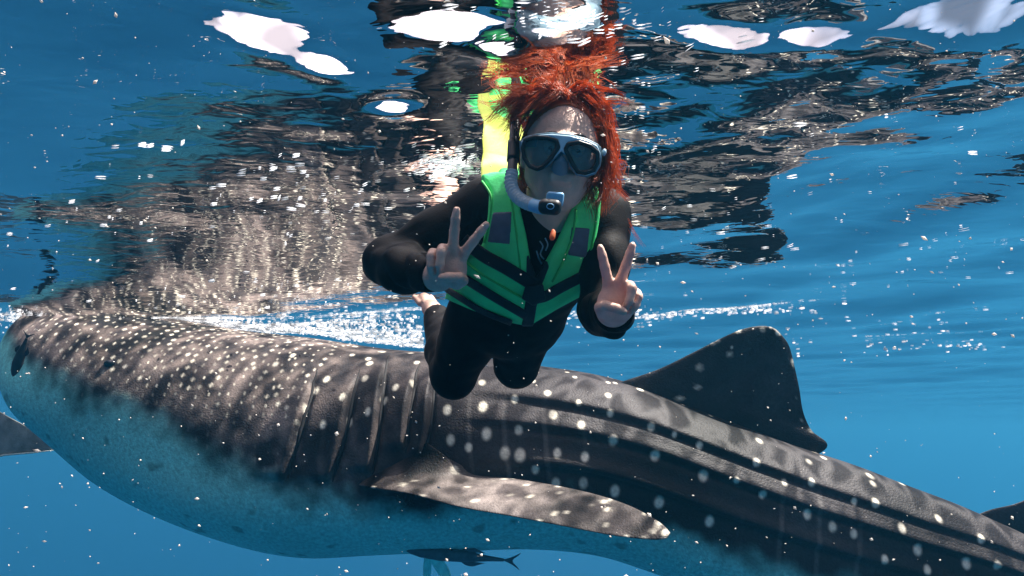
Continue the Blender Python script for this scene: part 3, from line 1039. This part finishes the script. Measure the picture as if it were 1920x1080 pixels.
for pts, w in (([(868, 448), (905, 478), (950, 503), (1004, 536)], 25), ([(1000, 560), (1022, 556), (1050, 540), (1085, 522), (1116, 506)], 20),
               ([(850, 512), (880, 528), (920, 553), (990, 594)], 17), ([(836, 541), (870, 563), (905, 584), (960, 606)], 12)):
    shell_piece('belt', band(pts, w), 0.020, 0.0372, belt_m, vest, rnd=0.003, quilt=0.0030)
shell_piece('zip_strip', [(988, 470), (1006, 520), (1024, 486), (1030, 500), (1012, 545), (1000, 612), (978, 612), (985, 560)], 0.010, 0.0355, belt_m, vest, rnd=0.004, quilt=0.0030)
bk = shell_piece('buckle', [(985, 536), (1018, 532), (1024, 562), (1000, 574), (978, 560)], 0.028, 0.044, belt_m, vest, h=0.0025, rnd=0.004)
pt = shell_piece('chest_patch', [(924, 398), (960, 397), (956, 458), (914, 454)], 0.0275, 0.0348, patch_m, vest, h=0.0025, rnd=0.002, quilt=0.0030)
pt['label'] = 'blue grey square patch'
pt = shell_piece('chest_patch', [(1072, 426), (1106, 428), (1100, 484), (1064, 478)], 0.0275, 0.0348, patch_m, vest, h=0.0025, rnd=0.002, quilt=0.0030)
pt['label'] = 'grey square patch'
# piping along the inner edges
pipe_m = surf('green_piping', (0.05, 0.55, 0.10), 0.5, 0.1)


def on_torso(px, py, off):
    """where the sight line through a pixel first meets the offset torso, marched as a distance field"""
    o = P(px, py, 1.0) - CAM0; o = o / np.linalg.norm(o)
    s = 0.9
    for _ in range(60):
        d = float(torso((CAM0 + o * s)[None], 0.0075 + off)[0])
        s += min(d, 0.08) * 0.9
        if abs(d) < 0.0006: break
    return CAM0 + o * s


for ln in ([(952, 330), (958, 370), (966, 420), (972, 470), (976, 505)], [(1080, 392), (1074, 440), (1056, 490), (1036, 528)],
           [(904, 340), (921, 370), (918, 415), (908, 455)], [(1121, 372), (1117, 420), (1108, 470)], [(872, 490), (900, 512), (950, 542), (985, 562)]):
    tv, tf = tube([on_torso(x, y, 0.0325) for x, y in catmull(ln, 16)], 0.0026, 6)
    mesh_obj('seam', tv, tf, pipe_m, vest)
print_m = surf('pale_print', (0.35, 0.45, 0.55), 0.6, 0.2)
k = 0
for ln in ([(1012, 452), (1018, 462), (1013, 476), (1020, 486)], [(1022, 446), (1027, 458), (1023, 470)], [(1006, 470), (1010, 484), (1016, 495)]):
    tv, tf = tube([on_torso(x, y, 0.0025) for x, y in catmull(ln, 10)], 0.0016, 5)
    mesh_obj('chest_print', tv, tf, print_m, suit_o)

# ------------------------------------------------------------------ eyes, mouth colour, hair
eye_w = surf('eye_white', (0.5, 0.48, 0.46), 0.2, 0.05, spec=0.5)
eye_d = surf('eye_iris', (0.02, 0.012, 0.008), 0.1, 0.1, spec=0.6)


def sphere(c, r, nu=14, nv=20, A=None, sq=(1, 1, 1)):
    u = np.linspace(0, math.pi, nu); v = np.linspace(0, 2 * math.pi, nv, endpoint=False)
    S = np.stack([np.sin(u)[:, None] * np.cos(v), np.sin(u)[:, None] * np.sin(v), np.cos(u)[:, None] * np.ones_like(v)], -1).reshape(-1, 3) * np.array(sq) * r
    return (S @ A if A is not None else S) + c, grid_faces(nu, nv, True)


for e in (-1, 1):
    v_, f_ = sphere(hl(0.026 * e, -0.008, 0.070), 0.0118)
    eo = mesh_obj('eye', v_, f_, eye_w, person)
    v_, f_ = sphere(hl(0.026 * e, -0.009, 0.0775), 0.0055)
    mesh_obj('iris', v_, f_, eye_d, eo)
    v_, f_ = sphere(hl(0.026 * e, -0.0022, 0.0698), 0.0127)
    mesh_obj('eyelid', v_, f_, skin_m, eo)
    br, bfc = tube([hl(e * (0.010 + 0.030 * t), 0.015 + 0.005 * math.sin(t * 2.4), 0.087 - 0.012 * t * t) for t in np.linspace(0, 1, 9)], [0.001, 0.0024, 0.003, 0.003, 0.0028, 0.0025, 0.002, 0.0015, 0.0008], 6)
    mesh_obj('eyebrow', br, bfc, eye_d, person)

hair_m = surf('red_hair', (0.27, 0.074, 0.024), 0.38, 0.6, 45, 0, 0, 0.45, translucent=0.5, tcol=(0.90, 0.29, 0.075))


def build_hair():
    r = np.random.default_rng(21)
    VV, FF = [], []
    nv = 0

    def strand(pts, rad):
        nonlocal nv
        n = len(pts)
        rr = rad * np.interp(np.linspace(0, 1, n), [0, 0.15, 0.7, 1], [0.8, 1, 0.8, 0.15])
        v, f = tube(pts, rr, 3, False)
        VV.append(v); FF.append(f + nv); nv += len(v)

    def wav(t, amp):
        f1, f2 = r.uniform(5, 11, 2); p1, p2 = r.uniform(0, 6.28, 2)
        return amp * t[:, None] * (np.sin(f1 * t + p1)[:, None] * r.normal(size=3) * 0.6 + np.sin(f2 * t + p2)[:, None] * r.normal(size=3) * 0.6)

    t = np.linspace(0, 1, 13)
    # roots in the head frame: (a, b, c) on the skull
    def root(lon, lat):
        return np.array([0.079 * math.sin(lon) * math.cos(lat), 0.020 + 0.096 * math.sin(lat), -0.015 + 0.098 * math.cos(lon) * math.cos(lat)])

    def guide(p0, p1, p2, p3):
        return ((1 - t) ** 3)[:, None] * p0 + (3 * (1 - t) ** 2 * t)[:, None] * p1 + (3 * (1 - t) * t ** 2)[:, None] * p2 + (t ** 3)[:, None] * p3

    L3 = lambda a, b, c: np.array([a, b, c])
    clumps = []
    # (root lon range, lat range, list of via points, jitter, count)
    def clump(lon, lat, via, n, jit, amp, rad=0.0008):
        via = [np.array((v[0], 0.098 + (v[1] - 0.098) * 0.5 if v[1] > 0.098 else v[1], v[2])) for v in via]
        for q_ in range(n):
            if q_ % 12 == 0:
                js = r.normal(0, jit * 1.35, 3); lc = r.uniform(*lon); la = r.uniform(*lat); wv_ = wav(t, amp * 1.6); ln_ = r.uniform(0.84, 1.08)
            p0 = root(lc + r.normal(0, 0.10), la + r.normal(0, 0.06))
            ps = [v + js * (0.5 + 0.5 * i) + r.normal(0, (0.0075, 0.0058, 0.0046)[i], 3) for i, v in enumerate(via)]
            g = guide(p0, *ps) + wv_ + wav(t, amp * 0.25)
            g = p0 + (g - p0) * ln_
            # keep the strand outside the skull
            q = (g - np.array([0, 0.020, -0.015])) / np.array([0.077, 0.094, 0.096])
            k = np.linalg.norm(q, axis=1)
            q = q / np.minimum(k, 1)[:, None]
            g = q * np.array([0.077, 0.094, 0.096]) + np.array([0, 0.020, -0.015])
            strand(HC + g @ HA, rad * r.uniform(0.6, 1.3))

    # crown: sweeps from the parting up and over to the left, floating at the surface
    clump((-1.2, 0.5), (0.75, 1.3), [(-0.03, 0.120, 0.03), (-0.085, 0.105, 0.03), (-0.118, 0.075, 0.02)], 260, 0.010, 0.006)
    clump((-1.3, -0.2), (0.6, 1.2), [(-0.06, 0.112, 0.02), (-0.105, 0.095, 0.02), (-0.135, 0.085, 0.01)], 170, 0.010, 0.010)
    clump((-0.8, 0.5), (0.8, 1.3), [(-0.02, 0.122, 0.05), (-0.07, 0.105, 0.055), (-0.096, 0.065, 0.05)], 160, 0.010, 0.008)
    clump((-1.6, -0.8), (0.3, 0.9), [(-0.085, 0.09, 0.01), (-0.105, 0.075, 0.0), (-0.130, 0.050, -0.01)], 110, 0.012, 0.012)
    # fluff over the top
    clump((-0.9, 0.9), (0.8, 1.4), [(0.01, 0.125, 0.0), (0.03, 0.130, -0.02), (0.05, 0.115, -0.06)], 200, 0.016, 0.012)
    clump((-0.6, 1.0), (0.9, 1.4), [(0.03, 0.128, 0.03), (0.07, 0.112, 0.03), (0.090, 0.05, 0.01)], 220, 0.012, 0.008)
    # right hand side: falls past the mask to the shoulder
    clump((0.9, 1.8), (0.2, 1.1), [(0.086, 0.06, 0.02), (0.088, -0.02, 0.0), (0.076, -0.068, 0.015)], 640, 0.009, 0.008)
    clump((0.8, 1.9), (0.1, 0.9), [(0.091, 0.07, -0.02), (0.094, -0.01, -0.03), (0.082, -0.075, -0.02)], 480, 0.011, 0.010)
    clump((1.0, 2.0), (0.0, 0.7), [(0.085, 0.0, 0.0), (0.080, -0.05, 0.01), (0.064, -0.082, 0.025)], 220, 0.009, 0.012)
    # back of the head
    clump((1.6, 4.6), (0.0, 1.3), [(0.0, 0.09, -0.13), (0.0, 0.0, -0.15), (0.02, -0.08, -0.16)], 300, 0.025, 0.016)
    # left side, tucked behind the snorkel
    clump((-2.0, -1.2), (0.0, 0.8), [(-0.078, 0.02, -0.02), (-0.076, -0.03, -0.03), (-0.066, -0.08, -0.05)], 160, 0.007, 0.006)
    # single loose hairs floating off
    clump((-1.2, 1.4), (0.4, 1.4), [(-0.02, 0.125, 0.0), (-0.05, 0.13, 0.0), (-0.10, 0.115, -0.02)], 40, 0.035, 0.03, 0.0005)
    clump((0.8, 1.8), (0.0, 1.2), [(0.092, 0.05, 0.0), (0.10, 0.0, 0.0), (0.088, -0.07, 0.0)], 24, 0.012, 0.02, 0.0005)
    V = np.concatenate(VV); F = np.concatenate(FF)
    return V, F


hv_, hf_ = build_hair()
hair = mesh_obj('hair', hv_, hf_, hair_m, person)
# scalp under the strands
scalp = Shape().add(ellip(hl(0, 0.020, -0.015), HA, (0.076, 0.093, 0.095)))


def scalp_f(p):
    q = (p - HC) @ HA.T
    line = 0.076 - 9.0 * q[:, 0] ** 2 - 1.5 * np.maximum(-q[:, 2] - 0.02, 0)
    return smax(scalp(p), np.minimum(line - q[:, 1], q[:, 2] + 0.035), 0.004)


lo, hi = scalp.box(0.01)
v_, f_ = surface_net(scalp_f, lo, hi, 0.004)
mesh_obj('scalp_hair', v_, f_, hair_m, person)

# ------------------------------------------------------------------ dive mask
MC = hl(0, -0.005, 0.075)
mask = empty('dive_mask', MC)
tag(mask, 'pale blue dive mask with two black rimmed lenses on the face', 'dive mask')
m_frame = surf('pale_blue_plastic', (0.42, 0.62, 0.74), 0.3, 0.08, 20, spec=0.5)
m_black = surf('black_rubber', (0.012, 0.012, 0.013), 0.4, 0.15)
m_skirt = surf('blue_grey_silicone', (0.20, 0.32, 0.40), 0.4, 0.1, 30, spec=0.5, translucent=0.35)
m_lens = thin_glass('mask_glass', (0.92, 0.95, 0.96), 0.07)
OUT = crop1([(1003, 395), (1040, 370), (1100, 355), (1180, 348), (1300, 358), (1400, 385), (1465, 418), (1487, 470), (1475, 545), (1445, 592), (1395, 606),
             (1340, 598), (1306, 555), (1275, 490), (1247, 462), (1218, 490), (1160, 545), (1112, 572), (1062, 556), (1020, 500), (1003, 440)])
LENS_L = crop1([(1042, 398), (1090, 384), (1160, 388), (1208, 402), (1216, 430), (1182, 482), (1130, 540), (1103, 550), (1064, 534), (1036, 490), (1028, 440)])
LENS_R = crop1([(1296, 424), (1350, 414), (1415, 436), (1452, 468), (1452, 522), (1432, 560), (1390, 574), (1352, 568), (1326, 530), (1300, 478), (1284, 446)])
NOSE = crop1([(1247, 462), (1280, 500), (1292, 545), (1283, 598), (1240, 622), (1196, 606), (1186, 560), (1205, 505)])


def off_poly(poly, k):
    poly = np.array(poly); c = poly.mean(0)
    return (c + (poly - c) * k).tolist()


def mask_c(p):
    """depth coordinate from the gently curved front of the mask"""
    q = (p - HC) @ HA.T
    return q[:, 2] - (0.112 - 3.2 * q[:, 0] ** 2), q


FD = float(proj(hl(0, 0, 0.11)[None])[2][0])


def mask_piece(name, f2, c0, c1, mat, parent, h=0.0015, rnd=0.002, relax=2):
    def f(p):
        c, q = mask_c(p)
        x, y, D = proj(p)
        s = f2(x, y) * FD / FPX
        return smax(np.abs(c - (c0 + c1) / 2) - (c1 - c0) / 2, s, rnd)
    lo_, hi_ = np.full(3, 9.0), np.full(3, -9.0)
    for a in (-0.105, 0.105):
        for b in (-0.075, 0.06):
            for c in (0.02, 0.135):
                w = hl(a, b, c); lo_ = np.minimum(lo_, w); hi_ = np.maximum(hi_, w)
    v, fa = surface_net(f, lo_, hi_, h, 8, relax)
    return mesh_obj(name, v, fa, mat, parent)


def f_frame(x, y):
    return np.maximum(poly_sd(x, y, OUT) + 1.6, -np.minimum(poly_sd(x, y, LENS_L), poly_sd(x, y, LENS_R)) + 6.3)


def f_rim(L):
    return lambda x, y: np.maximum(poly_sd(x, y, L) - 7.8, -poly_sd(x, y, L) - 0.5)


mask_piece('frame', f_frame, -0.006, 0.004, m_frame, mask)
for L_ in (LENS_L, LENS_R):
    rim = mask_piece('lens_rim', f_rim(L_), -0.007, 0.006, m_black, mask)
    mask_piece('lens', lambda x, y, L_=L_: poly_sd(x, y, L_) - 0.5, -0.003, 0.0, m_lens, rim, rnd=0.0006)
mask_piece('skirt', lambda x, y: np.maximum(poly_sd(x, y, OUT) - 1.5, -(poly_sd(x, y, OUT) + 4.0)), -0.052, -0.004, m_skirt, mask)


def nose_f(p):
    q = (p - HC) @ HA.T
    x, y, D = proj(p)
    s = poly_sd(x, y, NOSE) * FD / FPX
    w = 0.020 + 0.10 * np.maximum(0.005 - q[:, 1], 0)
    outer = smax(s, q[:, 2] - (0.114 - 0.5 * np.maximum(-q[:, 1] - 0.035, 0) * 2 - 18 * (q[:, 0] - 0.000) ** 2), 0.012)
    return smax(outer, 0.080 - q[:, 2], 0.003)


v_, f_ = surface_net(nose_f, np.min([hl(a, b, c) for a in (-.05, .05) for b in (-.07, .03) for c in (.06, .13)], 0),
                     np.max([hl(a, b, c) for a in (-.05, .05) for b in (-.07, .03) for c in (.06, .13)], 0), 0.0016)
mesh_obj('nose_pocket', v_, f_, m_skirt, mask)

def strap_f(p):
    q = (p - HC) @ HA.T
    e = np.sqrt((q[:, 0] / 0.0815) ** 2 + ((q[:, 2] + 0.012) / 0.102) ** 2)
    d = np.abs((e - 1) * 0.085) - 0.0016
    b = np.abs(q[:, 1] - (0.002 + 0.10 * np.maximum(-q[:, 2], 0))) - 0.009
    return smax(smax(d, b, 0.001), q[:, 2] - 0.066, 0.001)


lo = np.min([hl(a, b, c) for a in (-.1, .1) for b in (-.03, .05) for c in (-.13, .09)], 0)
hi = np.max([hl(a, b, c) for a in (-.1, .1) for b in (-.03, .05) for c in (-.13, .09)], 0)
v_, f_ = surface_net(strap_f, lo, hi, 0.0018)
mesh_obj('strap', v_, f_, m_skirt, mask)
for e in (-1, 1):
    v_, f_ = sphere(hl(0.078 * e, -0.002, 0.050), 0.008, 10, 14, HA, (0.55, 0.9, 1.2))
    mesh_obj('strap_buckle', v_, f_, m_frame, mask)

# ------------------------------------------------------------------ snorkel
sn = empty('snorkel', P(1030, 380, 1.09))
tag(sn, 'snorkel with dark tube, ribbed silver hose and pale blue mouthpiece', 'snorkel')
m_tube = surf('smoky_tube', (0.10, 0.07, 0.065), 0.3, 0.1, spec=0.5)
m_hose = surf('silver_hose', (0.60, 0.64, 0.68), 0.28, 0.08, spec=0.6)
m_blue = surf('light_blue_plastic', (0.22, 0.48, 0.72), 0.35, 0.06, spec=0.5)
tp = catmull([P(*q) for q in [(985, 160, 1.30), (972, 205, 1.26), (965, 250, 1.22), (962, 295, 1.19), (960, 325, 1.175)]], 30)
tv, tf = tube(tp, 0.0100, 18); mesh_obj('upper_tube', tv, tf, m_tube, sn)
tv, tf = tube(tp[17:24], 0.0122, 18); mesh_obj('keeper', tv, tf, m_black, sn)
hp = catmull([P(*q) for q in [(960, 322, 1.175), (958, 345, 1.165), (967, 366, 1.15), (984, 379, 1.13), (1000, 385, 1.115)]], 132)
ph = np.linspace(0, 15 * 2 * math.pi, 132)
tv, tf = tube(hp, 0.0106 + 0.0024 * np.sin(ph), 20); mesh_obj('ribbed_hose', tv, tf, m_hose, sn)
ep = catmull([P(*q) for q in [(998, 384, 1.117), (1010, 388, 1.105), (1024, 388, 1.09), (1036, 382, 1.085)]], 20)
tv, tf = tube(ep, np.interp(np.linspace(0, 1, 20), [0, 0.1, 1], [0.0112, 0.0126, 0.0134]), 20); mesh_obj('elbow', tv, tf, m_blue, sn)


def rbox_obj(name, c, A, half, r, mat, parent, h=0.0014):
    c = np.asarray(c); half = np.asarray(half)

    def f(p):
        q = np.abs((p - c) @ A.T) - (half - r)
        return np.linalg.norm(np.maximum(q, 0), axis=1) + np.minimum(q.max(1), 0) - r
    R = np.abs(A.T * half).sum(1) + 0.006
    v, fa = surface_net(f, c - R, c + R, h, 6)
    return mesh_obj(name, v, fa, mat, parent)


rbox_obj('mouthpiece', P(1040, 374, 1.095), HA, (0.0155, 0.0125, 0.018), 0.005, m_blue, sn)
pv_ = rbox_obj('purge_valve', P(1031, 388, 1.075), HA, (0.0205, 0.0140, 0.013), 0.0115, m_black, sn)
gv, gf = tube([P(1031, 388, 1.075) + 0.0132 * H_F + 0.0062 * (math.cos(a) * H_R + 0.75 * math.sin(a) * H_U2) for a in np.linspace(0, 2 * math.pi, 25)], 0.0008, 6)
mesh_obj('valve_ring', gv, gf, m_blue, pv_)


# ------------------------------------------------------------------ small fish and the things at the edges
def fish(name, label, cat, a, b, depth_m, D, bodycol, belly, prof, tail=True, fins=True, root_group=None):
    """a slender fish from nose pixel a to tail-root pixel b at distance D"""
    A_, B_ = P(*a, D), P(*b, D)
    ax = B_ - A_; Ln = np.linalg.norm(ax); ax /= Ln
    up = AX_U - ax * (AX_U @ ax); up /= np.linalg.norm(up)
    sd_ = np.cross(ax, up)
    root = empty(name, (A_ + B_) / 2); tag(root, label, cat, root_group)
    n, m = 40, 20
    s = np.linspace(0, 1, n); r = np.interp(s, *prof) * depth_m / 2
    th = np.linspace(0, 2 * math.pi, m, endpoint=False)
    V = (A_ + s[:, None] * Ln * ax)[:, None] + r[:, None, None] * (np.cos(th)[None, :, None] * up + 0.7 * np.sin(th)[None, :, None] * sd_)
    mt = surf(name + '_skin', bodycol, 0.45, 0.25, 30, 0.0008, 200)
    v = np.concatenate([V.reshape(-1, 3), A_[None], B_[None]])
    F = grid_faces(n, m, True).tolist() + [(n * m, (k + 1) % m, k) for k in range(m)] + [(n * m + 1, (n - 1) * m + k, (n - 1) * m + (k + 1) % m) for k in range(m)]
    mesh_obj('body', v, F, mt, root)
    if tail:
        h = depth_m * 0.75
        w = lambda q, e: B_ + (q * ax * 0.16 * Ln) + e * h * up
        tv_, tf_ = fin_mesh([w(-0.15, -0.0), w(0.35, 0.28), w(0.75, 0.60), w(1.0, 0.85)], [w(0.55, 0.0), w(0.62, 0.2), w(0.85, 0.5), w(1.05, 0.84)], 0.008, 14, 10)
        mesh_obj('tail_fin', tv_, tf_, mt, root)
        tv_, tf_ = fin_mesh([w(-0.15, 0.0), w(0.35, -0.28), w(0.75, -0.60), w(1.0, -0.85)], [w(0.55, 0.0), w(0.62, -0.2), w(0.85, -0.5), w(1.05, -0.84)], 0.008, 14, 10)
        mesh_obj('tail_fin', tv_, tf_, mt, root)
    if fins:
        for sgn in (-1, 1):
            q0 = A_ + ax * Ln * 0.55 + up * sgn * depth_m * 0.36
            tv_, tf_ = fin_mesh([q0, q0 + ax * Ln * 0.06 + up * sgn * depth_m * 0.28, q0 + ax * Ln * 0.12 + up * sgn * depth_m * 0.36],
                                [q0 + ax * Ln * 0.26, q0 + ax * Ln * 0.22 + up * sgn * depth_m * 0.12, q0 + ax * Ln * 0.14 + up * sgn * depth_m * 0.35], 0.006, 12, 8)
            mesh_obj('dorsal_fin' if sgn > 0 else 'anal_fin', tv_, tf_, mt, root)
        q0 = A_ + ax * Ln * 0.24 - sd_ * depth_m * 0.25
        tv_, tf_ = fin_mesh([q0, q0 + ax * Ln * 0.05 - sd_ * depth_m * 0.3, q0 + ax * Ln * 0.12 - sd_ * depth_m * 0.5 - up * 0.2 * depth_m],
                            [q0 + ax * Ln * 0.06 - up * depth_m * 0.15, q0 + ax * Ln * 0.10 - sd_ * depth_m * 0.2 - up * depth_m * 0.2, q0 + ax * Ln * 0.13 - sd_ * depth_m * 0.45 - up * 0.25 * depth_m], 0.005, 10, 8)
        mesh_obj('pectoral_fin', tv_, tf_, mt, root)
    e, f_ = sphere(A_ + ax * Ln * 0.07 - sd_ * float(np.interp(0.07, *prof)) * depth_m * 0.33 + up * 0.004, depth_m * 0.06, 8, 12)
    mesh_obj('eye', e, f_, eye_d, root)
    return root


SL = ([0, 0.04, 0.15, 0.35, 0.6, 0.85, 1], [0.05, 0.35, 0.75, 1.0, 0.85, 0.40, 0.22])
fish('remora', 'slender dark remora swimming just below the pale belly of the whale shark', 'fish', (762, 1033), (945, 1050), 0.062, 2.85, (0.09, 0.14, 0.16), None, SL)
fish('remora', 'small dark fish hanging upright in front of the snout of the whale shark', 'fish', (24, 706), (50, 634), 0.050, 2.90, (0.02, 0.022, 0.028), None, SL, fins=True)

# a grey fin reaching in at the left edge
tipr = empty('fin_tip', P(20, 815, 4.0))
tag(tipr, 'grey brown fin with a pale rim poking in at the left picture edge', 'fin')
fv, ff = fin_mesh([P(-360, 800, 4.3), P(-190, 738, 4.15), P(-40, 758, 4.05), P(25, 786, 4.0), P(75, 815, 3.98), P(108, 836, 3.97)],
                  [P(-362, 812, 4.3), P(-190, 878, 4.15), P(-40, 862, 4.05), P(10, 852, 4.0), P(60, 848, 3.98), P(112, 843, 3.97)], 0.05, 60, 26)
mesh_obj('blade', fv, ff, surf('grey_fin_skin', (0.20, 0.20, 0.18), 0.5, 0.4, 14, 0.002, 90), tipr)
tv, tf = tube([P(-200, 880, 4.12), P(-30, 862, 4.03), P(10, 853, 3.985), P(60, 849, 3.965), P(110, 843, 3.955)], [0.004, 0.006, 0.006, 0.005, 0.002], 8)
mesh_obj('rim', tv, tf, surf('pale_rim', (0.5, 0.55, 0.5), 0.5, 0.2), tipr)

# swim fins of somebody below, only their tips in view
fin_m = surf('turquoise_rubber', (0.35, 0.92, 0.86), 0.4, 0.15, 20)
for pts, wd, lab in (([(842, 1092), (828, 1066), (812, 1040)], 22, 'turquoise swim fin slanting up from the bottom edge under the remora'),
                     ([(800, 1092), (801, 1066), (803, 1041)], 12, 'narrow turquoise swim fin standing upright beside the slanted one')):
    Dd = 3.6
    c = P(*pts[0], Dd)
    r_ = empty('swim_fin', c); tag(r_, lab, 'swim fin', 'turquoise swim fins at the bottom edge')
    Lp = [P(x - wd * k / 2, y, Dd) for (x, y), k in zip(pts, (0.6, 1.0, 0.85))]
    Tp = [P(x + wd * k / 2, y, Dd + 0.02) for (x, y), k in zip(pts, (0.6, 1.0, 0.75))]
    fv, ff = fin_mesh(Lp, Tp, 0.025, 20, 14); mesh_obj('blade', fv, ff, fin_m, r_)
    for e_ in (Lp, Tp):
        tv, tf = tube(catmull(e_, 12), 0.006, 6); mesh_obj('rail', tv, tf, fin_m, r_)
    fv, ff = tube([P(*pts[0], Dd), P(pts[0][0] + (pts[0][0] - pts[1][0]) * 2.2, pts[0][1] + 62, Dd)], [0.032, 0.045], 12); mesh_obj('foot_pocket', fv, ff, m_black, r_)

# a bright orange flake close to the lens side of the chest
fv, ff = sphere(P(1037, 440, 1.0), 0.008, 12, 16, None, (0.6, 0.4, 1.2))
fv = fv + 0.0022 * Noise3(260, 10, 3)(fv)[:, None]
fo = mesh_obj('drifting_flake', fv, ff, surf('orange_flake', (0.75, 0.22, 0.08), 0.5, 0.2, 80, translucent=0.4))
tag(fo, 'small orange flake drifting in front of the chest', 'flake')

# ------------------------------------------------------------------ specks in the water, foam and added glint flecks at the surface
OCT = np.array([(1, 0, 0), (-1, 0, 0), (0, 1, 0), (0, -1, 0), (0, 0, 1), (0, 0, -1)], float)
OCF = np.array([(0, 2, 4), (2, 1, 4), (1, 3, 4), (3, 0, 4), (2, 0, 5), (1, 2, 5), (3, 1, 5), (0, 3, 5)])
ICO = None


def ico():
    t = (1 + 5 ** 0.5) / 2
    v = np.array([(-1, t, 0), (1, t, 0), (-1, -t, 0), (1, -t, 0), (0, -1, t), (0, 1, t), (0, -1, -t), (0, 1, -t), (t, 0, -1), (t, 0, 1), (-t, 0, -1), (-t, 0, 1)], float)
    f = np.array([(0, 11, 5), (0, 5, 1), (0, 1, 7), (0, 7, 10), (0, 10, 11), (1, 5, 9), (5, 11, 4), (11, 10, 2), (10, 7, 6), (7, 1, 8), (3, 9, 4), (3, 4, 2), (3, 2, 6), (3, 6, 8), (3, 8, 9), (4, 9, 5), (2, 4, 11), (6, 2, 10), (8, 6, 7), (9, 8, 1)])
    return v / np.linalg.norm(v[0]), f


IV, IF = ico()


def cloud(name, C, R, mat, axes=None, jitter=0.25, base=(IV, IF), seed=0):
    """many small lumps in one mesh; R is n x 3 radii, axes n x 3 x 3 rows"""
    r = np.random.default_rng(seed)
    n = len(C); bv_, bf_ = base
    S = bv_[None] * (1 + jitter * r.normal(size=(n, len(bv_), 1))) * R[:, None]
    if axes is not None:
        S = np.einsum('nvi,nij->nvj', S, axes)
    V = (S + C[:, None]).reshape(-1, 3)
    F = (bf_[None] + (np.arange(n) * len(bv_))[:, None, None]).reshape(-1, 3)
    o = mesh_obj(name, V, F, mat)
    tag(o, kind='stuff')
    return o


r = np.random.default_rng(77)
n = 1050
Dm = np.exp(r.uniform(math.log(0.35), math.log(2.4), n))
pxx, pyy = r.uniform(-120, 2040, n), r.uniform(-60, 1140, n)
C = P(pxx, pyy, Dm)
okm = C[:, 2] < -0.03
dist_b = body(C)
okm &= dist_b > 0.02
C, Dm = C[okm], Dm[okm]
rad = np.exp(r.normal(math.log(0.95), 0.6, len(C))) / FPX * Dm
rad = np.minimum(rad, 0.0042)
R = np.stack([rad * r.uniform(0.8, 2.2, len(C)), rad, rad * r.uniform(0.7, 1.2, len(C))], 1)
th_ = r.normal(0.5, 0.5, len(C))
A3 = np.stack([np.cos(th_)[:, None] * AX_R - np.sin(th_)[:, None] * AX_U, np.broadcast_to(AX_F, (len(C), 3)), np.sin(th_)[:, None] * AX_R + np.cos(th_)[:, None] * AX_U], 1)
speck_m = surf('pale_speck', (0.85, 0.80, 0.74), 0.6, 0.2, 40, translucent=0.5)
cloud('suspended_specks', C, R, speck_m, A3, 0.2, (OCT, OCF), 1)

foam_glint_m = surf('white_foam_glint', (0.9, 0.92, 0.93), 0.5, 0.1, 40, translucent=0.6, tcol=(0.95, 0.97, 1.0))


def on_surface(px, py, below):
    d = AX_F[None] + ((px - 960) / FPX)[:, None] * AX_R - ((py - 540) / FPX)[:, None] * AX_U
    s = (-CAMZ - 0.0) / np.maximum(d[:, 2], 0.02)
    p = CAM0 + s[:, None] * d
    p[:, 2] = wave_z(p[:, 0], p[:, 1]) - below
    return p, s


FC, FR = [], []
# churned white water behind the shark's back
line = np.array([(290, 588), (360, 600), (430, 610), (520, 620), (620, 630), (700, 640), (790, 648)], float)
k = 3800
u = r.uniform(0, 1, k)
lx = np.interp(u * 6, np.arange(7), line[:, 0]); ly = np.interp(u * 6, np.arange(7), line[:, 1])
ly = ly - np.abs(r.normal(0, 7 + 22 * sstep(0.1, 0.9, u) * r.uniform(0, 1, k), k)) + 4
p, s = on_surface(lx + r.normal(0, 6, k), ly, 0.004)
FC.append(p); a = np.exp(r.normal(math.log(0.0045), 0.6, k)); FR.append(np.stack([a * r.uniform(1, 5, k), a * r.uniform(0.7, 1.6, k), a * 0.5], 1) * 0.8)
# splashes by shoulder, hips, left edge; other white flecks are added as surface glints
for (x, y, sx, sy, k, sc) in ((838, 318, 32, 14, 260, 0.0028), (700, 600, 60, 22, 260, 0.004), (1210, 592, 60, 4, 130, 0.006), (1380, 590, 70, 4, 110, 0.006),
                              (1130, 600, 50, 12, 130, 0.004), (1640, 620, 170, 30, 40, 0.007), (1780, 650, 80, 4, 40, 0.008), (1350, 400, 260, 130, 34, 0.0030),
                              (1600, 300, 220, 130, 26, 0.0030), (560, 390, 120, 30, 60, 0.0036), (500, 320, 60, 14, 12, 0.005), (270, 285, 40, 6, 8, 0.006),
                              (150, 430, 110, 60, 22, 0.0035), (470, 560, 140, 30, 160, 0.004), (25, 590, 30, 22, 200, 0.006), (1500, 480, 300, 60, 50, 0.0035),
                              (1050, 40, 110, 30, 60, 0.0022), (1180, 240, 30, 70, 40, 0.002)):
    p, s = on_surface(r.normal(x, sx, k), np.minimum(r.normal(y, sy, k), 690), 0.003)
    FC.append(p); a = sc * np.exp(r.normal(0, 0.55, k)); FR.append(np.stack([a * r.uniform(1, 7, k) ** 1.0, a * r.uniform(0.4, 1.1, k), a * 0.35], 1) * 0.62)
FC, FR = np.concatenate(FC), np.minimum(np.concatenate(FR), 0.016)
okm = (FC[:, 1] < 14) & (body(FC) > 0.03)
FC, FR = FC[okm], FR[okm]
ang = r.normal(-0.35, 0.35, len(FC))
AZ = np.stack([np.stack([np.cos(ang), np.sin(ang), 0 * ang], 1), np.stack([-np.sin(ang), np.cos(ang), 0 * ang], 1), np.stack([0 * ang, 0 * ang, 1 + 0 * ang], 1)], 1)
cloud('foam_and_glints', FC, FR, foam_glint_m, AZ, 0.12, (IV, IF), 2)
